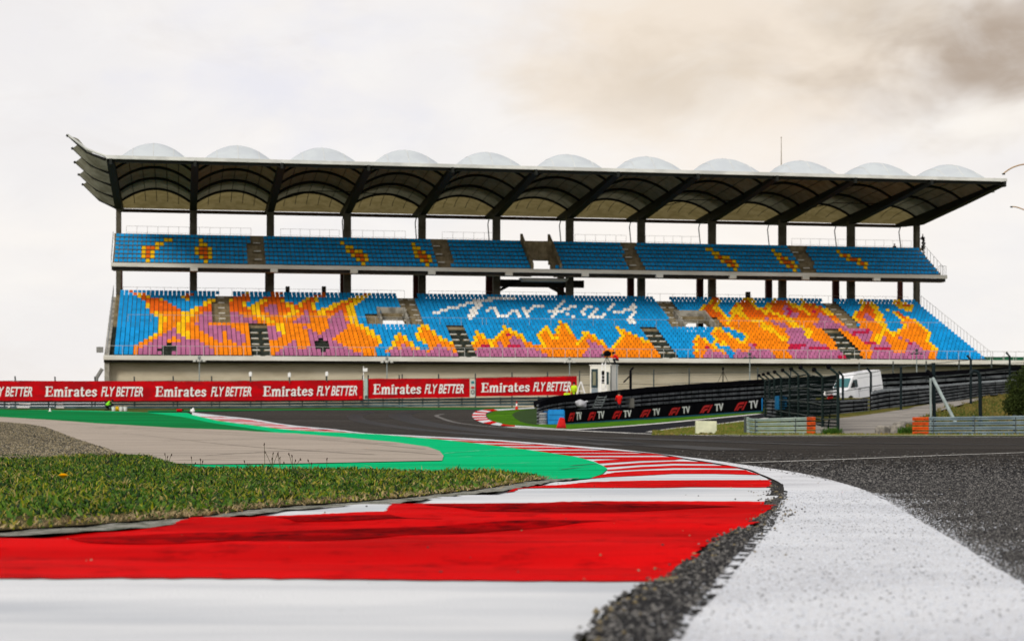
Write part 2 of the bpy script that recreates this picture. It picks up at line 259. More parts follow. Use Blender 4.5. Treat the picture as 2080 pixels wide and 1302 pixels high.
SEATS_UP = [
    [7,0,1,2,12,0,1,2,9,0,4,6,22,0,1,2,14,0,1,2,2,0,3,6,19,0,6,6,18,0,4,6,22,0,1,2,14,0,1,2,1,0,4,6,32,0],
    [6,0,1,2,1,1,1,2,10,0,1,2,1,1,1,2,8,0,4,6,21,0,1,2,1,1,1,2,12,0,1,2,1,1,1,2,1,0,4,6,18,0,7,6,17,0,4,6,21,0,1,2,1,1,1,2,12,0,1,2,1,1,1,2,4,6,13,0,1,2,18,0],
    [6,0,1,2,1,1,1,2,9,0,1,2,2,1,1,2,8,0,4,6,20,0,1,2,2,1,1,2,11,0,1,2,2,1,1,2,1,0,4,6,18,0,7,6,17,0,4,6,20,0,1,2,2,1,1,2,11,0,1,2,2,1,1,2,1,0,4,6,11,0,1,2,1,1,1,2,17,0],
    [6,0,1,2,2,1,1,2,8,0,1,2,2,1,1,2,8,0,4,6,19,0,1,2,1,1,2,2,12,0,1,2,1,1,1,2,2,0,4,6,18,0,7,6,17,0,4,6,19,0,1,2,1,1,2,2,12,0,1,2,1,1,1,2,2,0,4,6,9,0,1,2,2,1,1,2,18,0],
    [9,0,2,2,8,0,2,2,9,0,4,6,19,0,2,2,14,0,2,2,3,0,4,6,18,0,8,6,17,0,3,6,19,0,2,2,14,0,2,2,3,0,4,6,8,0,1,2,1,1,1,2,20,0],
    [11,0,2,2,6,0,1,2,11,0,3,6,18,0,1,2,16,0,1,2,4,0,4,6,18,0,8,6,17,0,3,6,18,0,2,2,15,0,1,2,4,0,4,6,8,0,1,2,22,0],
    [31,0,3,6,40,0,4,6,18,0,8,6,17,0,4,6,39,0,5,6,30,0]]
# ================================================================== GROUND, TRACK, KERBS
def wornpaint(name, c, under, scale, thr, soft=.06, rough=.75, bump=.6, bs=220.0, chip=None, stain=(.80, .80, .81), sst=(1, 1, 1)):
    """paint over coarse asphalt: stones of the asphalt show through where the paint has worn"""
    m = bpy.data.materials.new(name); m.use_nodes = True; t = m.node_tree; b = t.nodes['Principled BSDF']; b.inputs['Roughness'].default_value = rough; b.inputs['Specular IOR Level'].default_value = .06; b.inputs['IOR'].default_value = 1.04
    tcn = N(t, 'ShaderNodeTexCoord')
    n = N(t, 'ShaderNodeTexNoise'); n.inputs['Scale'].default_value = scale; n.inputs['Detail'].default_value = 5; n.inputs['Roughness'].default_value = .65; link(t, tcn.outputs['Object'], n.inputs['Vector'])
    big = N(t, 'ShaderNodeTexNoise'); big.inputs['Scale'].default_value = 2.2; big.inputs['Detail'].default_value = 3; link(t, tcn.outputs['Object'], big.inputs['Vector'])
    s = N(t, 'ShaderNodeMath', operation='MULTIPLY_ADD'); link(t, big.outputs['Fac'], s.inputs[0]); s.inputs[1].default_value = .25; link(t, n.outputs['Fac'], s.inputs[2])
    mr = N(t, 'ShaderNodeMapRange'); link(t, s.outputs[0], mr.inputs['Value']); mr.inputs['From Min'].default_value = thr - soft; mr.inputs['From Max'].default_value = thr + soft
    mx = N(t, 'ShaderNodeMix', data_type='RGBA'); link(t, mr.outputs[0], mx.inputs[0]); mx.inputs[6].default_value = (*c, 1); mx.inputs[7].default_value = (*under, 1)
    sm = N(t, 'ShaderNodeMapping'); sm.inputs['Scale'].default_value = sst; link(t, tcn.outputs['Object'], sm.inputs[0])
    st = N(t, 'ShaderNodeTexNoise'); st.inputs['Scale'].default_value = 1.3; st.inputs['Detail'].default_value = 6; link(t, sm.outputs[0], st.inputs['Vector'])
    sr = N(t, 'ShaderNodeMapRange'); link(t, st.outputs['Fac'], sr.inputs['Value']); sr.inputs['From Min'].default_value = .42; sr.inputs['From Max'].default_value = .66
    if chip:
        cn = N(t, 'ShaderNodeTexNoise'); cn.inputs['Scale'].default_value = 24; cn.inputs['Detail'].default_value = 6; cn.inputs['Roughness'].default_value = .7; link(t, sm.outputs[0], cn.inputs['Vector'])
        c3 = N(t, 'ShaderNodeMapRange'); link(t, cn.outputs['Fac'], c3.inputs['Value']); c3.inputs['From Min'].default_value = .695; c3.inputs['From Max'].default_value = .73
        m3 = N(t, 'ShaderNodeMix', data_type='RGBA'); link(t, c3.outputs[0], m3.inputs[0]); link(t, mx.outputs[2], m3.inputs[6]); m3.inputs[7].default_value = (*chip, 1); mx = m3
    m2 = N(t, 'ShaderNodeMix', data_type='RGBA'); m2.blend_type = 'MULTIPLY'; link(t, sr.outputs[0], m2.inputs[0]); link(t, mx.outputs[2], m2.inputs[6]); m2.inputs[7].default_value = (*stain, 1)
    link(t, m2.outputs[2], b.inputs['Base Color'])
    v = N(t, 'ShaderNodeTexNoise'); v.inputs['Scale'].default_value = bs; v.inputs['Detail'].default_value = 3; link(t, tcn.outputs['Object'], v.inputs['Vector'])
    bn = N(t, 'ShaderNodeBump'); bn.inputs['Strength'].default_value = bump; bn.inputs['Distance'].default_value = .006; link(t, v.outputs['Fac'], bn.inputs['Height']); link(t, bn.outputs[0], b.inputs['Normal'])
    return m
def asphalt(name, base, hi, streak=.0, rough=.85, grain=120.0, ang=0.0):
    m = bpy.data.materials.new(name); m.use_nodes = True; t = m.node_tree; b = t.nodes['Principled BSDF']; b.inputs['Roughness'].default_value = rough; b.inputs['Specular IOR Level'].default_value = .06; b.inputs['IOR'].default_value = 1.04
    tcn = N(t, 'ShaderNodeTexCoord')
    vo = N(t, 'ShaderNodeTexVoronoi'); vo.inputs['Scale'].default_value = grain; link(t, tcn.outputs['Object'], vo.inputs['Vector'])
    no = N(t, 'ShaderNodeTexNoise'); no.inputs['Scale'].default_value = grain * .33; no.inputs['Detail'].default_value = 8; no.inputs['Roughness'].default_value = .75; link(t, tcn.outputs['Object'], no.inputs['Vector'])
    mr = N(t, 'ShaderNodeMapRange'); link(t, no.outputs['Fac'], mr.inputs['Value']); mr.inputs['From Min'].default_value = .46; mr.inputs['From Max'].default_value = .66
    mx = N(t, 'ShaderNodeMix', data_type='RGBA'); link(t, mr.outputs[0], mx.inputs[0]); mx.inputs[6].default_value = (*base, 1); mx.inputs[7].default_value = (*hi, 1)
    mp = N(t, 'ShaderNodeMapping'); mp.inputs['Scale'].default_value = (.06, .9, 1); mp.inputs['Rotation'].default_value = (0, 0, ang); link(t, tcn.outputs['Object'], mp.inputs[0])
    s = N(t, 'ShaderNodeTexNoise'); s.inputs['Scale'].default_value = 1.0; s.inputs['Detail'].default_value = 5; link(t, mp.outputs[0], s.inputs['Vector'])
    mr2 = N(t, 'ShaderNodeMapRange'); link(t, s.outputs['Fac'], mr2.inputs['Value']); mr2.inputs['From Min'].default_value = .35; mr2.inputs['From Max'].default_value = .65; mr2.inputs['To Max'].default_value = streak
    m2 = N(t, 'ShaderNodeMix', data_type='RGBA'); link(t, mr2.outputs[0], m2.inputs[0]); link(t, mx.outputs[2], m2.inputs[6]); m2.inputs[7].default_value = (*[x * .35 for x in base], 1)
    link(t, m2.outputs[2], b.inputs['Base Color'])
    bn = N(t, 'ShaderNodeBump'); bn.inputs['Strength'].default_value = 1.0; bn.inputs['Distance'].default_value = .012; link(t, vo.outputs['Distance'], bn.inputs['Height']); link(t, bn.outputs[0], b.inputs['Normal'])
    return m
M_ground = mat('ground_grass', spec=.05, c=(.050, .085, .018), rough=.95, c2=(.10, .095, .035), vs=.35, bump=.5, bs=20)
M_asph = asphalt('track_asphalt', (.043, .040, .038), (.145, .133, .122), .5)
M_asph2 = asphalt('side_road_asphalt', (.020, .021, .026), (.05, .05, .055), .3)
M_lip = mat('concrete_lip', spec=.05, c=(.30, .30, .27), rough=.95, c2=(.12, .125, .10), vs=14, bump=.9, bs=90, lo=.42, hi=.62)
M_wornasph = asphalt('rough_joint', (.018, .018, .019), (.15, .148, .145), .0, grain=95.0)
ground = sheet('ground', [(-900, -30), (900, -30), (900, 3500), (-900, 3500)], M_ground, -.05, world=True)
tag(ground, kind='structure')
# the racing track: one asphalt sheet from the far rails to the camera
trk = [(300, 838.5), (600, 833), (900, 829.8), (1100, 829), (1100, 845), (1145, 864), (1300, 855), (1550, 839.5), (1640, 838), (1655, 850), (1700, 886.5), (2080, 886.8), (2900, 887)]
trk_w = [G(*p) for p in trk]
pts = [(p.x, p.y) for p in trk_w] + [(60, 60), (30, -8), (-.9, -8), (-.33, 1.2), (-.08, 2.2), (.05, 2.9), (.14, 3.5), (.20, 3.95), (.25, 4.3), (.30, 4.5), (.40, 5.02)]
pts += [(G(*p).x - .005, G(*p).y) for p in [(1378, 1158), (1433, 1112), (1471, 1091), (1500, 1080), (1524, 1061), (1557, 1030), (1557, 1000), (1560, 976), (1540, 966), (1517, 955.5), (1454, 944), (1390, 933.5), (1327, 923), (1206, 913.5), (1071, 902), (970, 895), (836, 887.6), (701, 877.4), (600, 867.4), (509, 854), (440, 846), (390, 839.3)]]
track = tag(sheet('track', pts, M_asph, .0, world=True), kind='structure')
side_road = tag(sheet('side_road', [(1156, 873.2), (1300, 863), (1441, 850), (1542, 840.2), (1600, 838.5), (1640, 842), (1518, 853.5), (1472, 859.6), (1381, 868.7), (1320, 876), (1325, 882.5), (1240, 878)], M_asph2, .010), kind='structure')
M_wtrack = mat('white_line_thin', spec=.05, c=(.62, .62, .60), rough=.8, vs=3, c2=(.42, .41, .39), lo=.45, hi=.7)
def lineband(name, a, wpx, off, m=None, k=6):
    """painted line: a = px centre points, wpx = width in metres"""
    P = [G(*p) for p in catmull(a, k)]; L = []; Rr = []
    for i, p in enumerate(P):
        d = (P[min(i + 1, len(P) - 1)] - P[max(i - 1, 0)]).to_2d().normalized(); n = Vector((-d.y, d.x)) * wpx / 2
        L.append((p.x + n.x, p.y + n.y)); Rr.append((p.x - n.x, p.y - n.y))
    return tag(sheet(name, L + Rr[::-1], m or M_wtrack, off, world=True), kind='structure')
lineband('track_line', [(1031, 867.0), (1082, 870.5), (1156, 874.0), (1320, 881.5), (1413, 884.0), (1492, 885.4), (1720, 887.2), (2080, 888.2), (2500, 889)], .55, .014)
lineband('side_road_line', [(1156, 873.5), (1300, 863.3), (1441, 850.5), (1542, 840.6)], .6, .014)
lineband('wedge_line', [(1320, 877.5), (1381, 869.2), (1472, 860.1), (1518, 854.0), (1560, 849)], .5, .014)
lineband('faint_line', [(1500, 941.5), (1700, 934.5), (1900, 926.5), (2080, 920), (2300, 912)], .10, .012)
# curved rubber marks in the far corner
M_rub = mat('tyre_rubber', (.012, .012, .013), .6, vs=2, var=.2)
M_pale = mat('pale_dust', (.16, .155, .15), .9, vs=2, var=.2)
lineband('tyre_mark', [(1060, 871), (985, 865.5), (925, 858), (893, 848), (887, 844), (900, 841)], .35, .012, M_pale)
lineband('tyre_mark', [(1300, 905), (1050, 882), (900, 866), (830, 852), (812, 843), (840, 836)], 1.8, .009, M_rub)
lineband('tyre_mark', [(1500, 915), (1150, 893), (900, 877), (760, 860), (720, 846), (760, 836)], 1.2, .009, M_rub)
lineband('tyre_mark', [(1700, 905), (1300, 892), (1100, 884), (960, 874), (905, 864)], .8, .011, M_rub)
lineband('tyre_mark', [(2300, 905), (1900, 902), (1500, 896), (1250, 889)], .7, .010, M_rub)
# wedge of grass between track and side road
M_grs = mat('short_grass', spec=.05, c=(.075, .13, .018), rough=.95, c2=(.17, .14, .035), vs=1.2, bump=.8, bs=30, lo=.42, hi=.66)
M_green_lawn = mat('bright_lawn', spec=.05, c=(.07, .19, .012), rough=.95, c2=(.04, .11, .01), vs=.8, bump=.5, bs=30)
tag(sheet('grass_wedge', [(1322, 877.0), (1381, 869.4), (1472, 860.4), (1518, 854.5), (1600, 849), (1660, 862), (1720, 884), (1713, 886.2), (1492, 884.6), (1413, 883.0)], M_grs, .020), kind='structure')
tag(sheet('grass_verge', [(1031, 865.3), (1082, 868.5), (1156, 872.3), (1300, 862.2), (1542, 839.8), (1560, 833.5), (1300, 848), (1130, 856), (1086, 850), (1086, 830.5), (1005, 835), (987, 843), (993, 852), (1013, 860)], M_green_lawn, .020), kind='structure')
M_verge = mat('dusty_verge', spec=.05, c=(.30, .29, .22), rough=.95, c2=(.12, .15, .05), vs=1.5, bump=.6, bs=30, lo=.42, hi=.6)
tag(sheet('dusty_verge', [(1413, 882.6), (1518, 882.5), (1660, 882), (2080, 881.6), (2900, 881), (2900, 887), (2080, 886.2), (1700, 886.2), (1492, 884.8)], M_verge, .026), kind='structure')
# green painted run-off and grey run-off
M_grn1 = mat('green_paint', spec=.05, c=(.005, .45, .175), rough=.75, c2=(.003, .28, .10), vs=1.1, stretch=(.35, 1.6, 1), bump=.25, bs=60, detail=7, lo=.45, hi=.75)
M_grn2 = mat('dark_green_paint', spec=.05, c=(.006, .20, .055), rough=.8, c2=(.008, .14, .04), vs=.25, bump=.25, bs=60, stretch=(.3, 1, 1))
M_grey = mat('pale_runoff_asphalt', spec=.05, c=(.40, .345, .295), rough=.9, c2=(.21, .19, .165), vs=1.3, stretch=(.22, 1.7, 1), bump=.35, bs=50, detail=8, lo=.42, hi=.72)
inner = [(390, 842.5), (440, 854), (509, 863), (567, 871), (600, 874), (701, 879), (768, 882), (886, 892), (970, 901), (1071, 914), (1172, 929), (1206, 939), (1229, 949.5), (1234, 954.6), (1222.5, 965), (1199, 973), (1115, 981)]
greenpts = [(290, 837.5)] + [(380, 838.5)] + inner + [(1085, 986), (1000, 985), (850, 976), (700, 968), (500, 966), (350, 955), (296, 940), (0, 900), (-400, 880), (-900, 872), (-900, 833), (0, 831.5), (200, 834.5)]
green = tag(sheet('green_runoff', greenpts, M_grn1, .010), kind='structure')
tag(sheet('dark_green_runoff', [(-900, 829.8), (-300, 830.3), (0, 831.2), (100, 834), (200, 836), (298, 838.2), (370, 847), (420, 857), (480, 866), (560, 877.5), (480, 875), (346, 870), (231, 863), (115, 855), (0, 848), (-300, 844), (-900, 838)], M_grn2, .016), kind='structure')
tag(sheet('green_strip', [(300, 836.5), (420, 835.4), (600, 833.2), (900, 831.6), (1080, 830.2), (1080, 828.6), (900, 829.4), (600, 831), (420, 833), (300, 834)], M_grn2, .016), kind='structure')
greypts = [(-900, 838), (-300, 843.5), (0, 847), (115, 854), (231, 862), (346, 869), (480, 874), (600, 880.6), (701, 889), (802, 899), (869, 909), (893, 918), (901, 928), (898, 938), (870, 938.6), (802, 940), (667, 943), (600, 944.5), (421, 946), (353, 944), (320, 944), (100, 938), (-300, 930), (-900, 900)]
tag(sheet('grey_runoff', greypts, M_grey, .020), kind='structure')
M_streak = mat('faded_streak', (.245, .215, .185), spec=.05, rough=.9, vs=1.5, c2=(.36, .31, .265), stretch=(.3, 2, 1)); M_scr = mat('pale_scratch', (.20, .60, .38), spec=.05, rough=.9, vs=2, c2=(.03, .48, .22))
for a_, w_ in (([(250, 880), (500, 908), (760, 926)], .10), ([(330, 897), (620, 893), (860, 914)], .14), ([(420, 927), (700, 914), (890, 926)], .07), ([(200, 868), (480, 884), (800, 903)], .22), ([(360, 938), (560, 932), (800, 936)], .06), ([(120, 861), (420, 876), (690, 893)], .3)):
    lineband('run_off_streak', a_, w_, .0245, M_streak)
for a_, w_ in (([(903, 922), (1000, 914.5), (1095, 912)], .07), ([(930, 930), (1010, 927), (1120, 925)], .04), ([(1000, 945), (1090, 941), (1180, 940)], .05), ([(700, 953), (860, 950), (1000, 952)], .03)):
    lineband('paint_scratch', a_, w_, .0145, M_scr)
lineband('tyre_mark', [(1160, 948), (1190, 945.5), (1212, 944)], .05, .0148, M_rub); lineband('tyre_mark', [(1140, 956), (1175, 952), (1200, 951)], .03, .0148, M_rub)
# gravel trap: a low heap of stones, higher at the back
M_gravel = mat('gravel', spec=.05, c=(.20, .17, .115), rough=.95, c2=(.04, .035, .026), vs=14, bump=1.0, bs=22, lo=.40, hi=.62, detail=6)
gr_out = [(-700, 934), (-300, 934), (0, 934), (130, 931), (219, 926), (240, 921), (215, 912), (180, 900), (150, 890), (120, 878), (90, 868), (50, 861), (0, 857.5), (-120, 856), (-400, 854), (-700, 850)]
def gmap(px, py):       # own depth scale of the heap
    Z = float(np.interp(-py, [-934, -926, -912, -890, -868, -857.5, -850], [22.2, 24.0, 27.5, 33, 40, 46, 52]))
    return Vector(((px - CX) / F * Z, Z, CH + (HY - py) / F * Z))
bm = bmesh.new(); ring = []
cen = [(-700, 900), (-300, 900), (-60, 895)]
rows_ = [934, 930, 926, 920, 912, 904, 896, 888, 880, 873, 867, 862, 858, 855, 852]
def right_edge(y): return float(np.interp(-y, [-934, -931, -926, -921, -912, -900, -890, -878, -868, -861, -857.5, -856, -852], [60, 130, 219, 238, 215, 180, 150, 120, 92, 52, 5, -130, -500]))
grid = []
for y in rows_:
    xe = right_edge(y); row = []
    for i in range(61):
        x = -1100 + (xe + 1100) * (i / 60) ** .6
        v = gmap(x, y); v.z += (random.random() - .5) * .05 * min(1, (61 - i) / 4)
        row.append(bm.verts.new(v))
    e = gmap(xe + 5, y); row.append(bm.verts.new((e.x + .25, e.y, gz(e.y) - .03))); grid.append(row)
for a, b in zip(grid[:-1], grid[1:]):
    for i in range(61): bm.faces.new((a[i], a[i + 1], b[i + 1], b[i]))
last = grid[-1]; bk = [bm.verts.new((v.co.x, v.co.y + 1.2, gz(v.co.y) - .05)) for v in last]
for i in range(61): bm.faces.new((last[i], last[i + 1], bk[i + 1], bk[i]))
for f in bm.faces: f.smooth = True
me = bpy.data.meshes.new('gravel_bed'); bmesh.ops.recalc_face_normals(bm, faces=bm.faces); bm.to_mesh(me); bm.free()
tag(link_mesh('gravel_bed', me, M_gravel), kind='structure')
# loose stones lying on it
def scatter_mesh(name, pts, sizes, m, parent=None, squash=.7, seed=1, mats=None):
    rs = np.random.RandomState(seed); base = np.array([(1, 0, 0), (-1, 0, 0), (0, 1, 0), (0, -1, 0), (0, 0, 1), (0, 0, -1)], float)
    tri = np.array([(0, 2, 4), (2, 1, 4), (1, 3, 4), (3, 0, 4), (2, 0, 5), (1, 2, 5), (3, 1, 5), (0, 3, 5)])
    n = len(pts); V = np.repeat(base[None], n, 0) * (.6 + .8 * rs.rand(n, 6, 1)); a = rs.rand(n) * 6.28; ca, sa = np.cos(a)[:, None], np.sin(a)[:, None]
    X = V[:, :, 0] * ca - V[:, :, 1] * sa; Y = V[:, :, 0] * sa + V[:, :, 1] * ca; Z = V[:, :, 2] * squash
    V = np.stack([X, Y, Z], 2) * np.array(sizes)[:, None, None] + np.array(pts)[:, None, :]
    Fc = (tri[None] + (np.arange(n) * 6)[:, None, None]).reshape(-1, 3)
    me = bpy.data.meshes.new(name); me.from_pydata(V.reshape(-1, 3).tolist(), [], Fc.tolist())
    o = link_mesh(name, me, mats or m, parent)
    if mats: me.polygons.foreach_set('material_index', np.repeat(rs.randint(0, len(mats), n), 8).tolist())
    return o
M_st1 = mat('stone_tan', (.22, .18, .105), .9, vs=30); M_st2 = mat('stone_grey', (.095, .085, .06), .9, vs=30); M_st3 = mat('stone_pale', (.32, .28, .20), .9, vs=30); M_st4 = mat('stone_dark', (.05, .05, .05), .9, vs=30)
pp = []; ss = []
for _ in range(26000):
    y = 934 - 77 * random.random() ** 1.5; x = right_edge(y) - (1 - random.random() ** .8) * (right_edge(y) + 60) if right_edge(y) > -60 else -60
    x = right_edge(y) - random.random() * (right_edge(y) + 40)
    v = gmap(x, y); pp.append((v.x, v.y, v.z + .01)); ss.append(random.uniform(.006, .014) * (2.0 if y > 908 else 1.1))
tag(scatter_mesh('gravel_stones', pp, ss, M_st1, mats=[M_st1, M_st2, M_st3, M_st4]), 'loose tan and grey stones lying over the gravel trap', 'gravel', kind='stuff')
# ------------------------------------------------------------------ big kerb
outer = [(2000, 1700), (1500, 1450), (1340, 1188)]
kerb_out = [(1342, 1188), (1378, 1158), (1433, 1112), (1471, 1091), (1500, 1080), (1538, 1072), (1524, 1061), (1560, 1038), (1557, 1021), (1581, 1014), (1566, 1005), (1566, 989), (1564, 976), (1543, 965), (1517, 955), (1454, 943.5), (1390, 933), (1327, 922.5), (1206, 913), (1071, 901.5), (970, 894.5), (836, 887.2), (701, 877), (600, 867), (509, 853.5), (440, 845.5), (390, 838.8)]
kerb_in = [(0, 1094), (168, 1084), (336, 1072), (505, 1049), (600, 1039), (701, 1033), (802, 1025), (869, 1018), (970, 1005), (1031, 998), (1075, 991), (1115, 982.5), (1199, 973), (1222.5, 965), (1234, 954.6), (1229, 949.5), (1206, 939), (1172, 929), (1071, 914), (970, 901), (886, 892), (768, 882), (701, 879), (600, 874), (567, 871), (509, 863), (440, 854), (390, 842.5)]
def rag(p, q, n, amp, seed=0):        # broken paint/concrete edge between two points, in world XY
    rs = random.Random(seed); o = []; L_ = math.hypot(q[0] - p[0], q[1] - p[1]) or 1e-6; n = max(1, min(n, int(L_ / max(amp * .8, .012)))); nx, ny = -(q[1] - p[1]) / L_, (q[0] - p[0]) / L_
    for i in range(n):
        t = i / n; d = (rs.random() - .5) * amp * (0 if i == 0 else 1); o.append((p[0] + (q[0] - p[0]) * t + nx * d, p[1] + (q[1] - p[1]) * t + ny * d))
    return o
def relief(X, Y):
    """the kerb's low wash-board: long ridges across it, fading with distance"""
    f = max(0.0, min(1.0, (16 - Y) / 6)) * min(1, max(0, (Y - 3.0) / 1.5))
    u = Y + .10 * X
    return f * (.013 * math.sin(u * 4.1 + .5) + .006 * math.sin(u * 7.3 + X * .6) + .003 * math.sin(X * 1.7 + u * 2) + .002 * math.sin(u * 17 + X)) + .012 + .006 * f
gout = [(G(*p).x, G(*p).y) for p in kerb_out]
go2 = []
for i in range(len(gout) - 1):
    go2 += rag(gout[i], gout[i + 1], 12 if gout[i][1] < 14 else 1, .03 if gout[i][1] < 14 else 0, i)
go2.append(gout[-1])
near_edge = [(.385, 5.02), (.275, 4.5), (.225, 4.3), (.175, 3.95), (.12, 3.5), (.03, 2.9), (-.1, 2.2), (-.35, 1.2)]
ne = []
for i in range(len(near_edge) - 1, 0, -1): ne += rag(near_edge[i], near_edge[i - 1], 7, .02, 50 + i)
kin = [(G(*p).x, G(*p).y) for p in kerb_in]
kp = [(-6, 1.0)] + [(-.5, 1.0)] + ne + go2 + kin[::-1] + [(-3.2, 5.6), (-6, 4.6)]
M_kw = wornpaint('kerb_white_paint', (.62, .64, .67), (.20, .20, .20), 30, .865, .03, bump=.7, bs=140, stain=(.74, .76, .79), sst=(.4, 2.0, 1), chip=(.35, .35, .34))
NY = list(np.arange(1.2, 16, .09)); NX = list(np.arange(-5, 2.2, .16))
kerb = tag(sheet('kerb', kp, M_kw, -.010, ys=NY, xs=NX, hf=relief, world=True), kind='structure')
M_red = wornpaint('kerb_red_paint', (.60, .003, .004), (.36, .001, .002), 7, .74, .08, rough=.5, bump=.30, bs=60, chip=(.62, .20, .06), stain=(.62, .6, .6), sst=(.45, 2.2, 1))
def redblock(top, bot, near=False, seed=0):
    a = [(G(*p).x, G(*p).y) for p in top]; b = [(G(*p).x, G(*p).y) for p in bot]; P = a + b
    if near:
        Q = []
        for i in range(len(P)): Q += rag(P[i], P[(i + 1) % len(P)], 14, .03, seed + i)
        P = Q
    tag(sheet('kerb_red_block', P, M_red, -.006, ys=NY if near else (), xs=NX if near else (), hf=relief, world=True), kind='structure')
big = [(505, 1049), (600, 1047), (700, 1045), (783, 1042), (795, 1032), (812, 1024.5), (900, 1023.5), (987, 1023), (1130, 1022), (1300, 1021), (1430, 1020.5), (1557, 1021)]
bigb = [(1570, 1038), (1534, 1061), (1546, 1072), (1510, 1081), (1480, 1093), (1442, 1114), (1388, 1160), (1352, 1187), (1250, 1189), (1000, 1190), (700, 1191), (300, 1192), (0, 1193)]
P = [(G(*p).x, G(*p).y) for p in big + bigb] + [(-4.2, 5.05), (-4.4, 5.9)] + [(G(*p).x, G(*p).y) for p in [(0, 1094.5), (168, 1084.5), (336, 1072.5)]]
Q = []
for i in range(len(P)): Q += rag(P[i], P[(i + 1) % len(P)], 40, .025 if P[i][1] > 5.4 and P[i][1] < 9.5 else .045, 300 + i)
tag(sheet('kerb_red_block', Q, M_red, -.006, ys=NY, xs=NX, hf=relief, world=True), kind='structure')
# shade of the ridges painted as darker red bands on the nearest block
M_dk = wornpaint('kerb_red_shade', (.36, .001, .002), (.05, .001, .002), 9, .70, .12, rough=.6, bump=.3, bs=60, stain=(.45, .45, .45), sst=(.4, 2.2, 1))
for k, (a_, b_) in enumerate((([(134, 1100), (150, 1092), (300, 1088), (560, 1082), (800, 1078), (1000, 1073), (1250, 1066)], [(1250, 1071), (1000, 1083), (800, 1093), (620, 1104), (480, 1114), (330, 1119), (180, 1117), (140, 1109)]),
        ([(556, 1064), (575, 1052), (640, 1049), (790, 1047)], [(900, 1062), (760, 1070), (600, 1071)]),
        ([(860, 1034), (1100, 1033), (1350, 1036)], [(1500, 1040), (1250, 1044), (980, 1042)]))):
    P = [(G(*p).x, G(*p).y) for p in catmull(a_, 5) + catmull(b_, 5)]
    tag(sheet('kerb_shade_band', P, M_dk, -.0035, ys=NY, xs=NX, hf=relief, world=True), kind='structure')
redblock([(1031, 1000), (1075, 992), (1105, 986.6), (1172, 984), (1239, 978.5), (1300, 977), (1369, 976.5), (1564, 975.5)], [(1566, 989), (1369, 993), (1300, 994), (1200, 994.5), (1071, 995.5), (1031, 1001)], True, 20)
redblock([(1212, 967), (1250, 960), (1300, 957), (1369, 955), (1450, 954.5), (1515, 955.5)], [(1543, 965.5), (1450, 963), (1369, 963), (1300, 967), (1240, 970), (1200, 973)], True, 40)
redblock([(1233, 955), (1300, 949), (1369, 946), (1480, 946.5)], [(1505, 952), (1420, 951), (1369, 951), (1300, 954), (1234, 957.5)])
redblock([(1226, 946), (1300, 940.5), (1369, 937.5), (1425, 938.5)], [(1452, 943), (1369, 942), (1300, 945), (1230, 950)])
redblock([(1206, 936.5), (1280, 932), (1360, 929)], [(1385, 932.5), (1369, 935), (1300, 936.5), (1217, 942)])
# the blocks further on: pairs of points along the inner edge, carried square across the kerb
ci = [Vector(p) for p in catmull([tuple(x) for x in kin[15:]], 10)]; co_ = [Vector(p) for p in catmull([tuple(x) for x in gout[15:]], 10)]
def at_px(x):
    return min(ci, key=lambda v: abs(CX + F * v.x / v.y - x))
starts = [1189, 1152, 1111, 1064, 1009, 950, 891, 832, 770, 716, 672, 629, 592, 558, 523, 495, 470, 447, 428, 412, 400]
for i in range(len(starts) - 1):
    a, b = starts[i], starts[i] * .45 + starts[i + 1] * .55
    xs_ = [a + (b - a) * t / 4 for t in range(5)]
    I = [at_px(x) for x in xs_]; O = []; skew = .42 * (at_px(starts[i + 1]) - at_px(starts[i])).length * min(1, max(0, (i - 2) / 4))
    for k, p in enumerate(I):
        j = ci.index(p); d = (ci[min(j + 3, len(ci) - 1)] - ci[max(j - 3, 0)]).normalized(); n_ = Vector((d.y, -d.x))
        p2 = p - d * skew; O.append(min(co_, key=lambda q: abs((q - p2).dot(d)) + .02 * (q - p2).length))
    IP = []; 
    for v in I:
        if not IP or (IP[-1] - v).length > .02: IP.append(v)
    OP = []
    for v in O:
        if not OP or (OP[-1] - v).length > .02: OP.append(v)
    P = [tuple(v) for v in IP] + [tuple(v) for v in OP[::-1]]
    if len(P) > 3: tag(sheet('kerb_red_block', P, M_red, -.004, hf=lambda X, Y: .012, world=True), kind='structure')
# concrete lip between grass and kerb
lip = [(-200, 1110), (0, 1086), (168, 1075), (336, 1061), (400, 1055), (505, 1041), (600, 1032), (701, 1026), (802, 1018), (869, 1011), (970, 998), (1031, 989), (1085, 979), (1110, 977), (1180, 974)]
tag(sheet('concrete_lip', [p for p in lip] + [(1115, 983.5), (1031, 1000), (970, 1007), (869, 1020), (802, 1027), (701, 1035), (600, 1041), (505, 1051), (336, 1074), (168, 1086), (0, 1096), (-200, 1120)], M_lip, .016, ys=NY, hf=lambda X, Y: .006 * math.sin(X * 23) * math.sin(Y * 17)), kind='structure')
